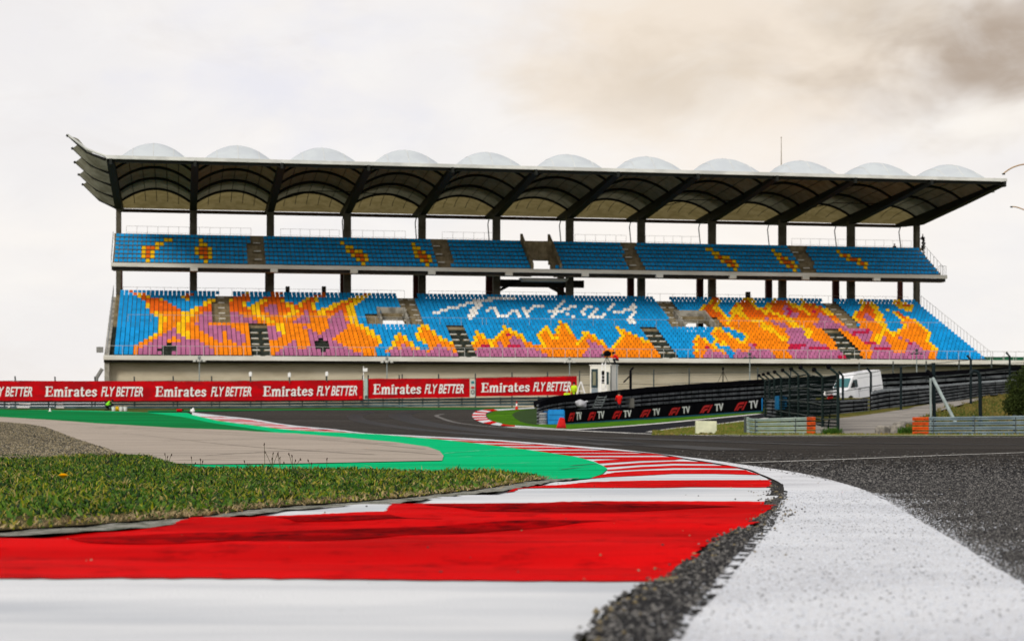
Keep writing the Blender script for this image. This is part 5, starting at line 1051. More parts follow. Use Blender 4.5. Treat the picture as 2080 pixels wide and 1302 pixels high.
# ---- lamp posts with four small lamps in front of the stand
for x, yt, Z, lb in ((405, 723, 183, 'twin armed lamp post at the left third of the stand, above the second banner text'), (786, 725, 185, 'twin armed lamp post above the middle red banner'), (1157, 725, 187, 'twin armed lamp post above the right end of the last red banner'), (1523, 716, 187, 'dark topped lamp post rising behind the black barrier right of the cabin'), (1862, 708, 189, 'dark topped lamp post in front of the rightmost orange seats')):
    top = W(x, yt, Z); base = gz(Z); o = empty('lamp_post', (top.x, top.y, base), 0, lb, 'lamp post', 'lamp posts in front of the grandstand'); h = top.z - base
    mb = MB(); mb.tube([(0, 0, 0), (0, 0, h - .3)], [.075, .05], 6); mb.build('pole', paint('lamp_pole', (.28, .33, .34), .5) , o)
    mb = MB(); mb.tube([(-.5, 0, h - .50), (0, 0, h - .25), (.5, 0, h - .50)], .03, 5); mb.tube([(0, -.4, h - .48), (0, 0, h - .25), (0, .4, h - .48)], .03, 5); mb.sphere((0, 0, h - .15), .17, 8, 6); mb.build('arms', M_pst if x > 1400 else paint('lamp_grey', (.30, .34, .34)), o)
    for dx, dy in ((-.5, 0), (.5, 0), (0, -.4), (0, .4)): mb = MB(); mb.sphere((dx, dy, h - .55), .19, 10, 6, (1, 1, .5)); mb.build('lamp', M_pst if x > 1400 else paint('lamp_lens', (.62, .63, .60), .3), o)
# ---- guyed mast
o = empty('guyed_mast', W(1468.6, 778, 150), 0, 'thin guyed tripod mast standing on the black barrier left of the dark lamp post', 'mast'); mb = MB(); h = (778 - 746) / F * 150
mb.tube([(0, 0, -.5), (0, 0, h)], .045, 5); mb.sphere((0, 0, h - .12), .10, 6, 5, (1, 1, 1.6)); mb.build('mast', M_blk, o)
for dx, dy in ((-.62, 0), (.62, 0), (0, .5)): MB().tube([(0, 0, h * .75), (dx, dy, -.3)], .018, 4).build('guy_leg', M_blk, o)
# ---- black barrier behind the broadcaster board, from the nose to the far right
BB = [(1091, 820, 864, 112.6), (1098, 816.5, 862, 113), (1115, 811.5, 860, 115), (1142, 807, 856, 118), (1203, 802, 850, 122), (1265, 795.5, 846, 126), (1320, 790, 842, 130), (1400, 783.5, 836, 141), (1480, 778, 832, 150), (1552, 773, 828, 157)]
barrier('rail_barrier', 'black stacked rail barrier curving from the blue block up behind the broadcaster board', 'barrier', BB, 6, 1.7, M_grd, M_blk, gap=.5, back=M_blk, capm=M_blk)
BR = [(1552, 773, 828, 157), (1640, 768, 826, 159), (1720, 765, 826, 161), (1797, 762, 826, 163), (1900, 757, 822, 168), (1988, 752, 816, 172), (2080, 746, 808, 176), (2300, 735, 795, 184)]
barrier('rail_barrier', 'dark stacked rail barrier behind the white van running to the right edge', 'barrier', BR, 6, 3.0, M_grd, M_blk, gap=.5, back=M_blk, capm=M_blk)
FB_ = [(1560, 812, 846, 124), (1661, 812, 860, 112), (1704, 812, 853, 116), (1765, 808.5, 846, 122)]
FC = [(1770, 795, 845, 122.5), (1798, 789.5, 841, 126), (1889, 783, 825, 134), (1988, 774, 806, 144), (2080, 768, 798, 152), (2300, 756, 786, 166)]
barrier('rail_barrier', 'low dark rail barrier in front of the lower half of the white van', 'barrier', FB_, 5, 3.0, M_grd, M_blk, gap=.45, back=M_blk)
root, PP = barrier('rail_barrier', 'dark rail barrier with one bright top rail right of the white van', 'barrier', FC, 6, 3.0, M_grd, M_blk, gap=.45, back=M_blk)
mb = MB()
for i in range(len(PP) - 1): mb.bar(PP[i][1] + Vector((0, -.1, -.1)), PP[i + 1][1] + Vector((0, -.1, -.1)), .06, .16)
mb.build('top_rail', paint('bright_rail', (.34, .38, .42), .4), root)
# ---- broadcaster board with its logos, and the soft barrier behind it
TB = [(1147, 832, 862, 112.4), (1200, 830.5, 858.5, 116), (1300, 827.5, 852, 122.6), (1400, 820, 845.5, 132), (1480, 813, 840, 142), (1550, 806, 835.5, 151)]
TB0 = TB; TB = [(x, polyz(TB0, x, 1), polyz(TB0, x, 2), polyz(TB0, x, 3)) for x in np.linspace(1147, 1550, 42)]
o = empty('advert_board', W(1147, 862, 112.4), 0, 'long black board with red logos and white TV letters at the inside of the corner', 'advertising board'); o0 = Vector(o.location); mb = MB()
for (x0, t0, b0, z0), (x1, t1, b1, z1) in zip(TB[:-1], TB[1:]):
    q = [W(x0, b0, z0) - o0, W(x1, b1, z1) - o0, W(x1, t1, z1) - o0, W(x0, t0, z0) - o0]; e = Vector((.05, .3, 0)); mb.add(q + [p + e for p in q], [(0, 1, 2, 3), (7, 6, 5, 4), (3, 2, 6, 7), (0, 4, 5, 1), (0, 3, 7, 4), (1, 5, 6, 2)])
mb.build('board', M_blk, o)
zf = lambda x: polyz(TB, x, 3)
LG = ([(0, 0), (.25, .70), (.36, .92), (.50, 1), (.93, 1), (.82, .70), (.50, .70), (.40, .62), (.15, 0), (.20, 0), (.36, .42), (.44, .52), (.52, .55), (.76, .55), (.66, .28), (.50, .28), (.44, .22), (.35, 0), (.62, 0), (.80, .42), (1.0, 1), (1.14, 1), (.80, 0)],
      [tuple(range(0, 9)), tuple(range(9, 18)), (18, 19, 20, 21, 22)])
LG = ([(a / 1.14, b) for a, b in LG[0]], LG[1], [0, 1, 2])
TV = strokes([([(0, .92), (.48, .92)], .17), ([(.24, .0), (.24, .88)], .16), ([(.56, 1), (.76, .05)], .15), ([(.96, 1), (.76, .05)], .15)])
M_lred = paint('logo_red', (.62, .012, .015), .5)
for (a, b), (c_, d) in zip([(1153.5, 1168), (1193.5, 1211), (1242.8, 1264), (1299.6, 1322.6), (1357.5, 1382), (1421, 1448), (1491, 1518)], [(1170.5, 1181), (1214, 1227), (1267, 1282), (1326.5, 1340), (1386, 1401), (1452.5, 1468.6), (1522, 1539)]):
    def lv(x, f0, f1): t_, b_ = polyz(TB, x, 1), polyz(TB, x, 2); return t_ + (b_ - t_) * f0, t_ + (b_ - t_) * f1
    place2d('logo', LG, (a, b, *lv(a, .22, .80), *lv(b, .22, .80)), zf, M_lred, o, o0, 0, .05)
    place2d('lettering', TV, (c_, d, *lv(c_, .20, .72), *lv(d, .20, .72)), zf, M_wht, o, o0, 0, .05)
mb = MB()
for (x0, t0, b0, z0), (x1, t1, b1, z1) in zip(TB[:-1], TB[1:]):
    q = [W(x0, b0 + .4, z0 - .1) - o0, W(x1, b1 + .4, z1 - .1) - o0, W(x1, b1 - 2.2, z1 - .1) - o0, W(x0, b0 - 2.2, z0 - .1) - o0]; e = Vector((0, .06, 0)); mb.add(q + [p + e for p in q], [(0, 1, 2, 3), (7, 6, 5, 4), (3, 2, 6, 7), (0, 4, 5, 1)])
mb.build('blue_skirt', paint('skirt_blue', (.02, .12, .20), .7), o)
M_blue = paint('block_blue', (.02, .24, .62), .5, vs=2, c2=(.015, .19, .50))
M_tyre = paint('tyre_black', (.02, .02, .022), .8, vs=4); M_belt = paint('belt_grey', (.34, .34, .36), .8, vs=4)
o = empty('soft_barrier_block', W(1113, 863, 112.0), 0, 'bright blue foam block at the left end of the black board behind the red barrier', 'crash barrier', 'blue crash barrier blocks'); wd_ = 34 / F * 112
mb = MB(); mb.box(0, wd_, 0, .9, 0, .97); mb.build('block', M_blue, o, bevel=.05)
mb = MB(); mb.box(.06, wd_ - .06, -.012, 0, .30, .34); mb.box(.06, wd_ - .06, -.012, 0, .62, .66); mb.build('strap', paint('strap_blue', (.01, .12, .36)), o)
o = empty('soft_barrier_block', W(1103, 862, 113.2), 0, 'shaded blue foam block between the grey tyre stack and the bright blue block', 'crash barrier', 'blue crash barrier blocks'); mb = MB(); mb.box(0, .30, 0, .9, 0, .85); mb.build('block', paint('block_blue_dark', (.015, .15, .38), .5), o, bevel=.04)  # shade put into the colour: darker copy of the block blue
for x, y0, y1, Z, lb in ((1548, 808, 834, 150.6, 'slim blue foam block at the right end of the black board'), (1581, 804, 832, 119, 'wide blue foam block seen through the debris fence'), (1597, 805, 828, 117, 'narrow blue foam block at the right seen through the debris fence')):
    o = empty('soft_barrier_block', W(x - 4, y1, Z), 0, lb, 'crash barrier', 'blue crash barrier blocks'); mb = MB(); mb.box(0, {1548: .22, 1581: .62, 1597: .2}[x], 0, .8, 0, (y1 - y0) / F * Z); mb.build('block', M_blue if x == 1548 else paint('block_blue_deep', (.012, .12, .27), .7), o, bevel=.04)  # the two blocks by the debris fence get a darker blue
o = empty('tyre_stack', W(1103, 864, 112.2), 0, 'stack of grey wrapped tyres at the nose of the barrier', 'tyre stack')
for k in range(5): mb = MB(); mb.tube([(.0, 0, .0 + k * .165), (0, 0, .03 + k * .165), (0, 0, .12 + k * .165), (0, 0, .15 + k * .165)], [.22, .27, .27, .22], 14); mb.build('tyre', M_belt if k % 2 == 0 else paint('belt_grey_dark', (.22, .23, .26), .8), o, smooth=False)
# red wedge barrier
o = empty('wedge_barrier', W(1140, 870.5, Zof(870.5)), 0, 'red tapering plastic barrier in front of the blue block', 'barrier'); s_ = Zof(870.5) / F
mb = MB(); mb.prism([(-10.5 * s_, 0), (10.5 * s_, 0), (6 * s_, 22 * s_), (-3 * s_, 23 * s_)], 'y', -.2, .2); mb.build('body', paint('barrier_red', (.62, .02, .02), .5, vs=3, c2=(.42, .012, .012)), o, bevel=.03)
mb = MB(); mb.box(-9 * s_, 9.5 * s_, -.22, -.201, .03, .10); mb.build('foot', paint('barrier_red_dark', (.32, .01, .012), .6), o)
# traffic cone on the island
o = empty('traffic_cone', G(1049.5, 832, .02), 0, 'tall red and white cone on the apex island left of the black barrier', 'traffic cone'); mb = MB(); mb.box(-.18, .18, -.18, .18, 0, .05); mb.tube([(0, 0, .05), (0, 0, .32)], [.13, .09], 10); mb.tube([(0, 0, .56), (0, 0, .78)], [.065, .03], 10); mb.build('body', paint('cone_red', (.66, .03, .02)), o); mb = MB(); mb.tube([(0, 0, .32), (0, 0, .56)], [.09, .065], 10); mb.build('white_band', M_wht, o)
tag(sheet('dark_turf', [(1040, 843), (1046, 838), (1056, 834.5), (1074, 832), (1090, 831), (1093, 864), (1074, 861.5), (1056, 856.5), (1046, 850)], mat('dark_turf', (.022, .055, .008), .95, vs=1, bump=.8, bs=20), .026), kind='structure')
# water filled barrier
Zb = Zof(882.3); s_ = Zb / F; o = empty('water_barrier', W(1414, 882.3, Zb), 0, 'cream plastic water filled barrier with two notches on the grass wedge', 'barrier'); M_cream = paint('cream_plastic', (.66, .68, .50), .6, vs=2, c2=(.55, .57, .42))
mb = MB(); mb.prism([(0, 0), (5 * s_, 0), (8 * s_, 4 * s_), (13 * s_, 4 * s_), (16 * s_, 0), (24 * s_, 0), (27 * s_, 4 * s_), (32 * s_, 4 * s_), (35 * s_, 0), (39 * s_, 0), (39 * s_, 6 * s_), (42 * s_, 6.2 * s_), (42 * s_, 27 * s_), (0, 28 * s_)], 'y', 0, .45); mb.build('body', M_cream, o, bevel=.02)
mb = MB(); mb.box(8.5 * s_, 12.5 * s_, -.01, .3, .0, 3.5 * s_); mb.box(27.5 * s_, 31.5 * s_, -.01, .3, 0, 3.5 * s_); mb.build('fork_slot', M_blk, o)
# ---- near guardrails with orange ends
ND = [(1517, 845.5, 878, 86.6), (1519.5, 847, 880, 85.8), (1524, 848.2, 882, 85.1), (1532, 849, 883, 84.7), (1550, 848.6, 883.2, 84.5), (1600, 847, 883.4, 84.5), (1638, 845.8, 883.6, 84.5), (1656, 845.2, 883.8, 84.5)]
o, P_ = barrier('guardrail', 'short curved guardrail with an orange right end beside the debris fence', 'guardrail', ND[::-1], 4, 1.9, M_grl, M_pst, gap=.30, split=1, m2=M_or, postw=.1)
NE = [(1853.5, 846, 884.4, 82), (1886, 845.8, 884.4, 82), (1960, 845, 884.4, 82), (2080, 843, 884.4, 82), (2400, 838, 884, 83)]
barrier('guardrail', 'straight blue grey guardrail with an orange left end at the right edge', 'guardrail', NE, 4, 1.9, M_grb, M_pst, gap=.26, split=1, m2=M_or, postw=.1)
# ---- debris fence
df = empty('debris_fence', W(1702, 882, 85), 0, 'tall dark mesh debris fence with bent post tops left of the white van', 'fence'); o0 = Vector(df.location)
DP = [(1554, 773, 132), (1563, 771, 127), (1573, 769, 123), (1587, 767, 117), (1604, 764, 112), (1622, 762, 107), (1642, 760, 100), (1671, 766, 92), (1702, 761, 85.5)]
M_net = bpy.data.materials.new('fence_mesh'); M_net.use_nodes = True; t = M_net.node_tree; b = t.nodes['Principled BSDF']; b.inputs['Base Color'].default_value = (.006, .011, .011, 1); b.inputs['Roughness'].default_value = .9; b.inputs['Specular IOR Level'].default_value = .0
tcn = N(t, 'ShaderNodeTexCoord'); sx = N(t, 'ShaderNodeSeparateXYZ'); link(t, tcn.outputs['Object'], sx.inputs[0])
def cells(sock, k):
    a = N(t, 'ShaderNodeMath', operation='MULTIPLY'); link(t, sock, a.inputs[0]); a.inputs[1].default_value = k
    f_ = N(t, 'ShaderNodeMath', operation='FRACT'); link(t, a.outputs[0], f_.inputs[0]); l = N(t, 'ShaderNodeMath', operation='LESS_THAN'); link(t, f_.outputs[0], l.inputs[0]); l.inputs[1].default_value = .38; return l.outputs[0]
mxx = N(t, 'ShaderNodeMath', operation='MAXIMUM'); link(t, cells(sx.outputs['Y'], 2.0), mxx.inputs[0]); link(t, cells(sx.outputs['Z'], 6.0), mxx.inputs[1]); link(t, mxx.outputs[0], b.inputs['Alpha'])
prev = None
for k, (x, y, Z) in enumerate(DP):
    top = W(x, y, Z) - o0; bot = Vector((top.x, top.y, (gz(Z) if Z > 95 else W(x, 880, Z).z) - o0.z)); bend = top + Vector((-.42, .15, .38))
    mb = MB(); mb.tube([bot, top, bend], [.085 if Z < 95 else .075, .08, .07], 6); mb.build('post', paint('fence_post', (.012, .022, .022), .5, vs=2), df)
    mb = MB(); mb.sphere(bend, .13, 6, 5); mb.build('cap', M_blk, df)
    if prev is not None and k < len(DP):
        a0, a1 = prev; mb = MB(); e = Vector((0, -.06, 0)); q = [a0 + e, bot + e, top + e, a1 + e]; mb.add(q + [p + Vector((0, .01, 0)) for p in q], [(0, 1, 2, 3)]); mb.build('mesh_panel', M_net, df)
        mb = MB(); 
        for f_ in (.25, .5, .75, 1.0): mb.tube([a0.lerp(a1, f_), bot.lerp(top, f_)], .022, 4)
        mb.build('cable', M_pst, df)
    prev = (bot, top)
# ---- separate tall posts on the right
rf = empty('catch_fence', W(1896, 880, 92), 0, 'row of tall separate fence posts with a braced one behind the right guardrail', 'fence'); o0 = Vector(rf.location)
pv = None
for x, y, yb, Z, bend in ((1712, 764, 846, 118, 1), (1769, 757, 838, 124, 1), (1830, 745, 832, 120, 0), (1896, 737, 868, 92, 0), (1972, 731, 820, 128, 1), (1990, 764, 866, 93, 2), (2051, 724, 800, 138, 1)):
    top = W(x, y, Z) - o0; bot = W(x + (2 if Z < 100 else 0), yb, Z) - o0; mb = MB(); p = [bot, top]
    if bend == 1: p.append(top + Vector((-.28, 0, .32)))
    if bend == 2: p += [top + Vector((-.10, 0, .22)), top + Vector((-.35, 0, .28)), top + Vector((-.5, 0, .1))]
    mb.tube(p, .10 if Z < 100 else .085, 6); mb.build('post', paint('post_teal_dark', (.010, .018, .021), .5, vs=2), rf)
    if pv is not None and Z > 100 and pv[1] > 100:
        mb = MB(); mb.tube([pv[0], top], .02, 4); mb.tube([pv[0] - Vector((0, 0, 1)), top - Vector((0, 0, 1))], .02, 4); mb.build('cable', M_pst, rf)
    if Z > 100: pv = (top, Z)
mb = MB(); mb.tube([W(1891, 868, 91.5) - o0, W(1890, 768, 91.5) - o0], .055, 6); mb.build('pale_strut', paint('strut_pale', (.30, .36, .36), .5), rf)
mb = MB(); mb.tube([W(1895, 768, 91) - o0, W(1943, 862, 89) - o0], .085, 6); mb.build('brace', paint('strut_pale', (.30, .36, .36), .5), rf)
mb = MB(); mb.tube([W(1882, 754, 92) - o0, W(1888, 758, 92) - o0, W(1893, 764, 92) - o0], .12, 6); mb.build('clamp', M_blk, rf)
# ================================================================== RIGHT BANK AND SERVICE ROAD
def rz(py): return float(np.interp(-py, [-887, -872, -862, -850, -838, -825, -813, -800, -786], [82.2, 90, 98, 108, 118, 130, 141, 150, 158]))
def RW(px, py, up=0): Z = rz(py); v = W(px, py, Z); v.z += up; return v
bm = bmesh.new(); ys_ = [886.8, 884, 880, 875, 870, 864, 858, 851, 844, 837, 830, 822, 815, 808]
def topy(x, y): return y
grid = []
for y in ys_:
    row = []
    for i, x in enumerate([1640, 1658, 1690, 1730, 1780, 1820, 1860, 1900, 1930, 1960, 1990, 2020, 2060, 2120, 2250, 2500]):
        t_ = (886.8 - y) / (886.8 - 808); lift = max(0, (x - 1840) / 240) * t_ * 16; lift += 5 * math.sin(x * .05) * t_ * (1 if x > 1850 else 0)
        if i == 0: Z = rz(y); v = W(x, y, Z); v.z = gz(Z) - .05
        else: v = RW(x, y - lift)
        row.append(bm.verts.new(v))
    grid.append(row)
for a, b in zip(grid[:-1], grid[1:]):
    for i in range(len(a) - 1): bm.faces.new((a[i], a[i + 1], b[i + 1], b[i]))
for f in bm.faces: f.smooth = True
bmesh.ops.recalc_face_normals(bm, faces=bm.faces); me = bpy.data.meshes.new('bank'); bm.to_mesh(me); bm.free()
M_bank = mat('dry_bank', (.15, .12, .035), .98, spec=.05, c2=(.055, .07, .018), vs=.9, bump=1, bs=12, lo=.4, hi=.62)
tag(link_mesh('bank', me, M_bank), kind='structure')
rd_top = [(1657, 860), (1704, 851.5), (1760, 844.3), (1860, 829.5), (1930, 820), (1990, 812)]
rd_bot = [(1657, 883.5), (1740, 883.3), (1818, 883.0), (1842, 868), (1870, 852), (1905, 839), (1990, 815.5)]
ta = catmull(rd_top, 6); tb_ = [rd_bot[0]] + catmull(rd_bot[1:], 5); vs = []; fs = []
n = 30
def along(L, f): k = f * (len(L) - 1); i = min(int(k), len(L) - 2); return tuple(L[i][j] + (L[i + 1][j] - L[i][j]) * (k - i) for j in (0, 1))
for i in range(n + 1):
    a = along(ta, i / n); b = along(tb_, i / n)
    for j in range(7):
        px, py = a[0] + (b[0] - a[0]) * j / 6, a[1] + (b[1] - a[1]) * j / 6; vs.append(RW(px, py, .06 + .10 * (px > 1850) * ((886 - py) / 70)))
for i in range(n):
    for j in range(6): q = i * 7 + j; fs.append((q, q + 1, q + 8, q + 7))
o = MB().add(vs, fs).build('service_road', mat('service_road_asphalt', (.30, .28, .255), .9, spec=.05, c2=(.17, .16, .15), vs=.5, stretch=(.4, 1.6, 1), bump=.3, bs=20, detail=8), smooth=True); tag(o, kind='structure')
# boulders beside the road
M_rock = mat('boulder_rock', (.26, .24, .21), .95, c2=(.10, .095, .085), vs=2.5, bump=1, bs=10)
for k, (x, y, r_, sx_, sz_, lb) in enumerate(((1794, 880, .30, 1.4, 1.0, 'rounded grey boulder leftmost beside the service road end'), (1812, 872, .26, 1.8, .7, 'flat boulder behind the rounded one at the service road end'), (1826, 878, .30, 1.5, .9, 'pale boulder between the rounded one and the orange rail end'), (1835, 866, .28, 2.0, .6, 'long low boulder touching the weeds behind the orange rail end'))):
    p = RW(x, y + 2, .05); bmm = bmesh.new(); bmesh.ops.create_icosphere(bmm, subdivisions=3, radius=r_)
    rr = random.Random(k + 5); ph = [rr.uniform(0, 6) for _ in range(3)]
    for v in bmm.verts:
        d = 1 + .16 * math.sin(v.co.x * 9 + ph[0]) + .14 * math.sin(v.co.y * 11 + ph[1]) + .12 * math.sin(v.co.z * 10 + ph[2]); v.co *= d; v.co.x *= sx_; v.co.z *= sz_
    me = bpy.data.meshes.new('boulder'); bmm.to_mesh(me); bmm.free(); o = link_mesh('boulder', me, M_rock); o.location = p + Vector((0, 0, r_ * .3)); tag(o, lb, 'boulder', 'boulders beside the service road')
# dry grass on the bank and verges
pp = []; hs = []; rr = random.Random(8)
while len(pp) < 16000:
    x = rr.uniform(1838, 2180); y = rr.uniform(800, 884)
    edge = float(np.interp(y, [812, 815.5, 839, 852, 868, 883], [1990, 1990, 1905, 1870, 1842, 1818]))
    if x < edge + 2: continue
    t_ = (886.8 - y) / (886.8 - 808); lift = max(0, (x - 1840) / 240) * t_ * 16 + 5 * math.sin(x * .05) * t_ * (x > 1850)
    v = RW(x, y - lift, -.03); pp.append(tuple(v)); hs.append(rr.uniform(.12, .38) * (1 if math.sin(x * .13) * math.sin(y * .3) > -.2 else .5))
M_dryb = mat('bank_grass', (.22, .17, .05), .9, c2=(.07, .10, .02), vs=.8, lo=.42, hi=.58, trans=.25)
tag(blades('bank_grass', pp, np.array(hs), .05, .8, 21, M_dryb), 'dry tufted grass covering the bank right of the service road', 'grass', kind='stuff')
pp = []; hs = []
for _ in range(5000):
    u_ = rr.random(); x = 1330 + 750 * u_; y = rr.uniform(881.5, 884.5) if x > 1500 else rr.uniform(878, 884)
    if rr.random() < .55: x = rr.uniform(1325, 1650); y = rr.uniform(float(np.interp(x, [1325, 1381, 1472, 1518, 1650], [877, 870, 861, 855, 856])), 884)
    pp.append(tuple(G(x, y, .01))); hs.append(rr.uniform(.04, .12))
tag(blades('verge_grass', pp, np.array(hs), .04, .8, 22, mat('verge_blades', (.12, .17, .02), .9, c2=(.26, .20, .06), vs=1.5, trans=.3)), 'short grass on the wedge between the track and the side road', 'grass', kind='stuff')
# ---- bush at the right edge
o = empty('bush', RW(2085, 850), 0, 'dark dense bush on the bank cut off by the right edge', 'bush'); rs = np.random.RandomState(6); o0 = Vector(o.location)
cl = [(0, 0, 1.0, 1.2), (.9, .3, 1.6, 1.3), (-.3, .2, 2.0, .9), (1.8, 0, 1.4, 1.5), (.5, .2, 2.6, .9), (-.75, -.1, .8, .7), (2.6, .2, 2.2, 1.2)]
pts_ = []
for cx_, cy_, cz_, r_ in cl:
    d = rs.normal(size=(2600, 3)); d /= np.linalg.norm(d, axis=1)[:, None]; pts_.append(np.array([cx_, cy_, cz_]) + d * r_ * rs.uniform(.45, 1.08, 2600)[:, None])
PP_ = np.concatenate(pts_); PP_ = PP_[PP_[:, 2] > .05]
k = len(PP_); a1 = rs.normal(size=(k, 3)); a1 /= np.linalg.norm(a1, axis=1)[:, None]; a2 = np.cross(a1, rs.normal(size=(k, 3))); a2 /= np.linalg.norm(a2, axis=1)[:, None]; sz_ = rs.uniform(.04, .09, k)[:, None]
V = np.stack([PP_ - a1 * sz_, PP_ + a2 * sz_ * .5, PP_ + a1 * sz_, PP_ - a2 * sz_ * .5], 1).reshape(-1, 3)
me = bpy.data.meshes.new('foliage'); me.from_pydata(V.tolist(), [], (np.arange(k * 4).reshape(k, 4)).tolist()); link_mesh('foliage', me, mat('bush_leaf', (.045, .065, .014), .7, c2=(.022, .035, .008), vs=2.5, trans=.25), o)
mb = MB()
for x, y, z in ((0, 0, 1.2), (.9, .2, 1.8), (-.4, 0, 1.5), (1.7, 0, 1.5)): mb.tube([(.4, 0, -.2), (x * .6, y, z * .5), (x, y, z)], [.08, .05, .02], 6)
mb.build('branches', mat('bark', (.05, .035, .02), .9), o)
# weeds by the orange rail end
for x, y, lb in ((1843, 882, 'leafy green weed against the orange end of the right guardrail'), (1690, 884, 'low green weed at the foot of the tall debris fence post')):
    o = empty('weed_clump', RW(x, y + 1), 0, lb, 'weed'); pp = [(rr.gauss(0, .22), rr.gauss(0, .1), 0) for _ in range(260)]; blades('leaves', pp, np.array([rr.uniform(.15, .5) for _ in pp]), .03, .9, int(x), mat('weed_green', (.05, .12, .015), .8, vs=4, trans=.3), o)
# ================================================================== VAN
M_van = paint('van_paint', (.72, .74, .78), .35, vs=.6, c2=(.66, .68, .73), coat=.3); M_glass = paint('dark_glass', (.02, .045, .05), .12, vs=1, spec=.8); M_wind = paint('windscreen_glass', (.035, .15, .165), .15, vs=1, spec=.8); M_plas = paint('black_plastic', (.02, .02, .022), .6)
van = empty('van', (0, 0, 0), 0, 'white high roof panel van parked behind the low dark rail barrier', 'van')
prof = [(2.62, .45), (2.66, .75), (2.60, 1.02), (2.45, 1.15), (1.95, 1.32), (1.80, 1.42), (1.20, 2.20), (.95, 2.42), (.60, 2.55), (-2.45, 2.60), (-2.58, 2.50), (-2.66, 1.2), (-2.66, .45), (-1.95, .45), (-1.86, .68), (-1.55, .80), (-1.24, .68), (-1.15, .45), (1.25, .45), (1.34, .68), (1.65, .80), (1.96, .68), (2.05, .45)]
bm = bmesh.new(); Ls = []
for yy, ins in ((-.98, .0), (.98, .0)):
    Ls.append([bm.verts.new((x, yy * (1 - .10 * max(0, (z - 1.2) / 1.4)), z)) for x, z in prof])
bm.faces.new(Ls[0][::-1]); bm.faces.new(Ls[1])
for i in range(len(prof)): j = (i + 1) % len(prof); bm.faces.new((Ls[0][i], Ls[0][j], Ls[1][j], Ls[1][i]))
ed = [e for e in bm.edges if e.calc_face_angle(0) > .25 and min(v.co.z for v in e.verts) > .5]
bmesh.ops.bevel(bm, geom=ed, offset=.06, segments=3, affect='EDGES', clamp_overlap=True); bmesh.ops.recalc_face_normals(bm, faces=bm.faces)
me = bpy.data.meshes.new('body'); bm.to_mesh(me); bm.free(); link_mesh('body', me, M_van, van)
mb = MB(); a = Vector((1.79, 0, 1.47)); b = Vector((1.22, 0, 2.18)); nm = Vector((.05, 0, .035))
mb.add([(a.x + .03, -.84, a.z + .03), (a.x + .03, .84, a.z + .03), (b.x + .04, .74, b.z + .02), (b.x + .04, -.74, b.z + .02), (a.x - .03, -.84, a.z), (a.x - .03, .84, a.z), (b.x - .03, .74, b.z), (b.x - .03, -.74, b.z)], [(0, 1, 2, 3), (7, 6, 5, 4), (0, 4, 5, 1), (2, 6, 7, 3), (1, 5, 6, 2), (0, 3, 7, 4)]); mb.build('windscreen', M_wind, van)
for s_ in (1, -1):
    yb_, yt_ = .985 * s_, .925 * s_
    mb = MB(); mb.add([(1.55, yb_, 1.42), (.62, yb_, 1.42), (.62, yt_, 2.05), (1.12, yt_, 2.05), (1.55, yb_ * .97, 1.42), (.62, yb_ * .97, 1.42), (.62, yt_ * .97, 2.05), (1.12, yt_ * .97, 2.05)], [(0, 1, 2, 3), (7, 6, 5, 4), (0, 4, 5, 1), (2, 6, 7, 3), (1, 5, 6, 2), (0, 3, 7, 4)]); mb.build('side_window', M_glass, van)
    mb = MB(); mb.box(1.25, 1.40, s_ * .99 if s_ > 0 else -1.22, 1.22 if s_ > 0 else -.99, 1.45, 1.85); mb.build('mirror', M_plas, van, bevel=.03)
    for z in (1.05, 1.30, 2.12): mb = MB(); mb.box(-2.4, .5, min(s_ * .955, s_ * 1.0) if z < 1.5 else min(s_ * .90, s_ * .93), max(s_ * .955, s_ * 1.0) if z < 1.5 else max(s_ * .90, s_ * .93), z, z + .035); mb.build('side_moulding', paint('van_paint_shade', (.42, .44, .48), .4), van)
    for x in (-.85, .55): mb = MB(); mb.box(x, x + .02, min(s_ * .975, s_ * .995), max(s_ * .975, s_ * .995), .55, 1.3); mb.build('door_seam', M_plas, van)
    mb = MB(); mb.box(.30, .48, min(s_ * .98, s_ * 1.02), max(s_ * .98, s_ * 1.02), 1.18, 1.24); mb.build('handle', M_plas, van)
    mb = MB(); mb.box(-2.69, -2.64, s_ * .80 - .08, s_ * .80 + .08, 1.0, 1.5); mb.build('tail_light', paint('tail_red', (.4, .01, .01), .3), van)
    mb = MB(); mb.box(2.50, 2.64, s_ * .72 - .18, s_ * .72 + .18, .86, 1.10); mb.build('headlight', paint('headlight', (.5, .52, .55), .1), van, bevel=.03)
    for x in (-1.55, 1.65):
        mb = MB(); mb.tube([(x, s_ * .72, .34), (x, s_ * .95, .34)], .34, 18); wh = mb.build('wheel', M_tyre, van); mb = MB(); mb.tube([(x, s_ * .94, .34), (x, s_ * .965, .34)], .20, 12); mb.build('rim', paint('rim_grey', (.3, .3, .32), .4), wh)
mb = MB(); mb.box(2.60, 2.70, -.62, .62, .62, .88); mb.build('grille', M_plas, van, bevel=.02)
mb = MB(); mb.box(2.55, 2.74, -.9, .9, .40, .60); mb.build('bumper', M_plas, van, bevel=.03); mb = MB(); mb.box(-2.74, -2.62, -.9, .9, .40, .62); mb.build('bumper', M_plas, van, bevel=.03)
mb = MB(); mb.box(-1.9, -1.5, .905, .925, 1.75, 1.9); mb.build('small_badge', paint('van_badge', (.7, .7, .72)), van)
vz = 148; pc = W(1738, 818, vz); van.location = pc; van.rotation_euler = (0, R(6), R(180 + 37)); van.scale = (.93, .93, .98)
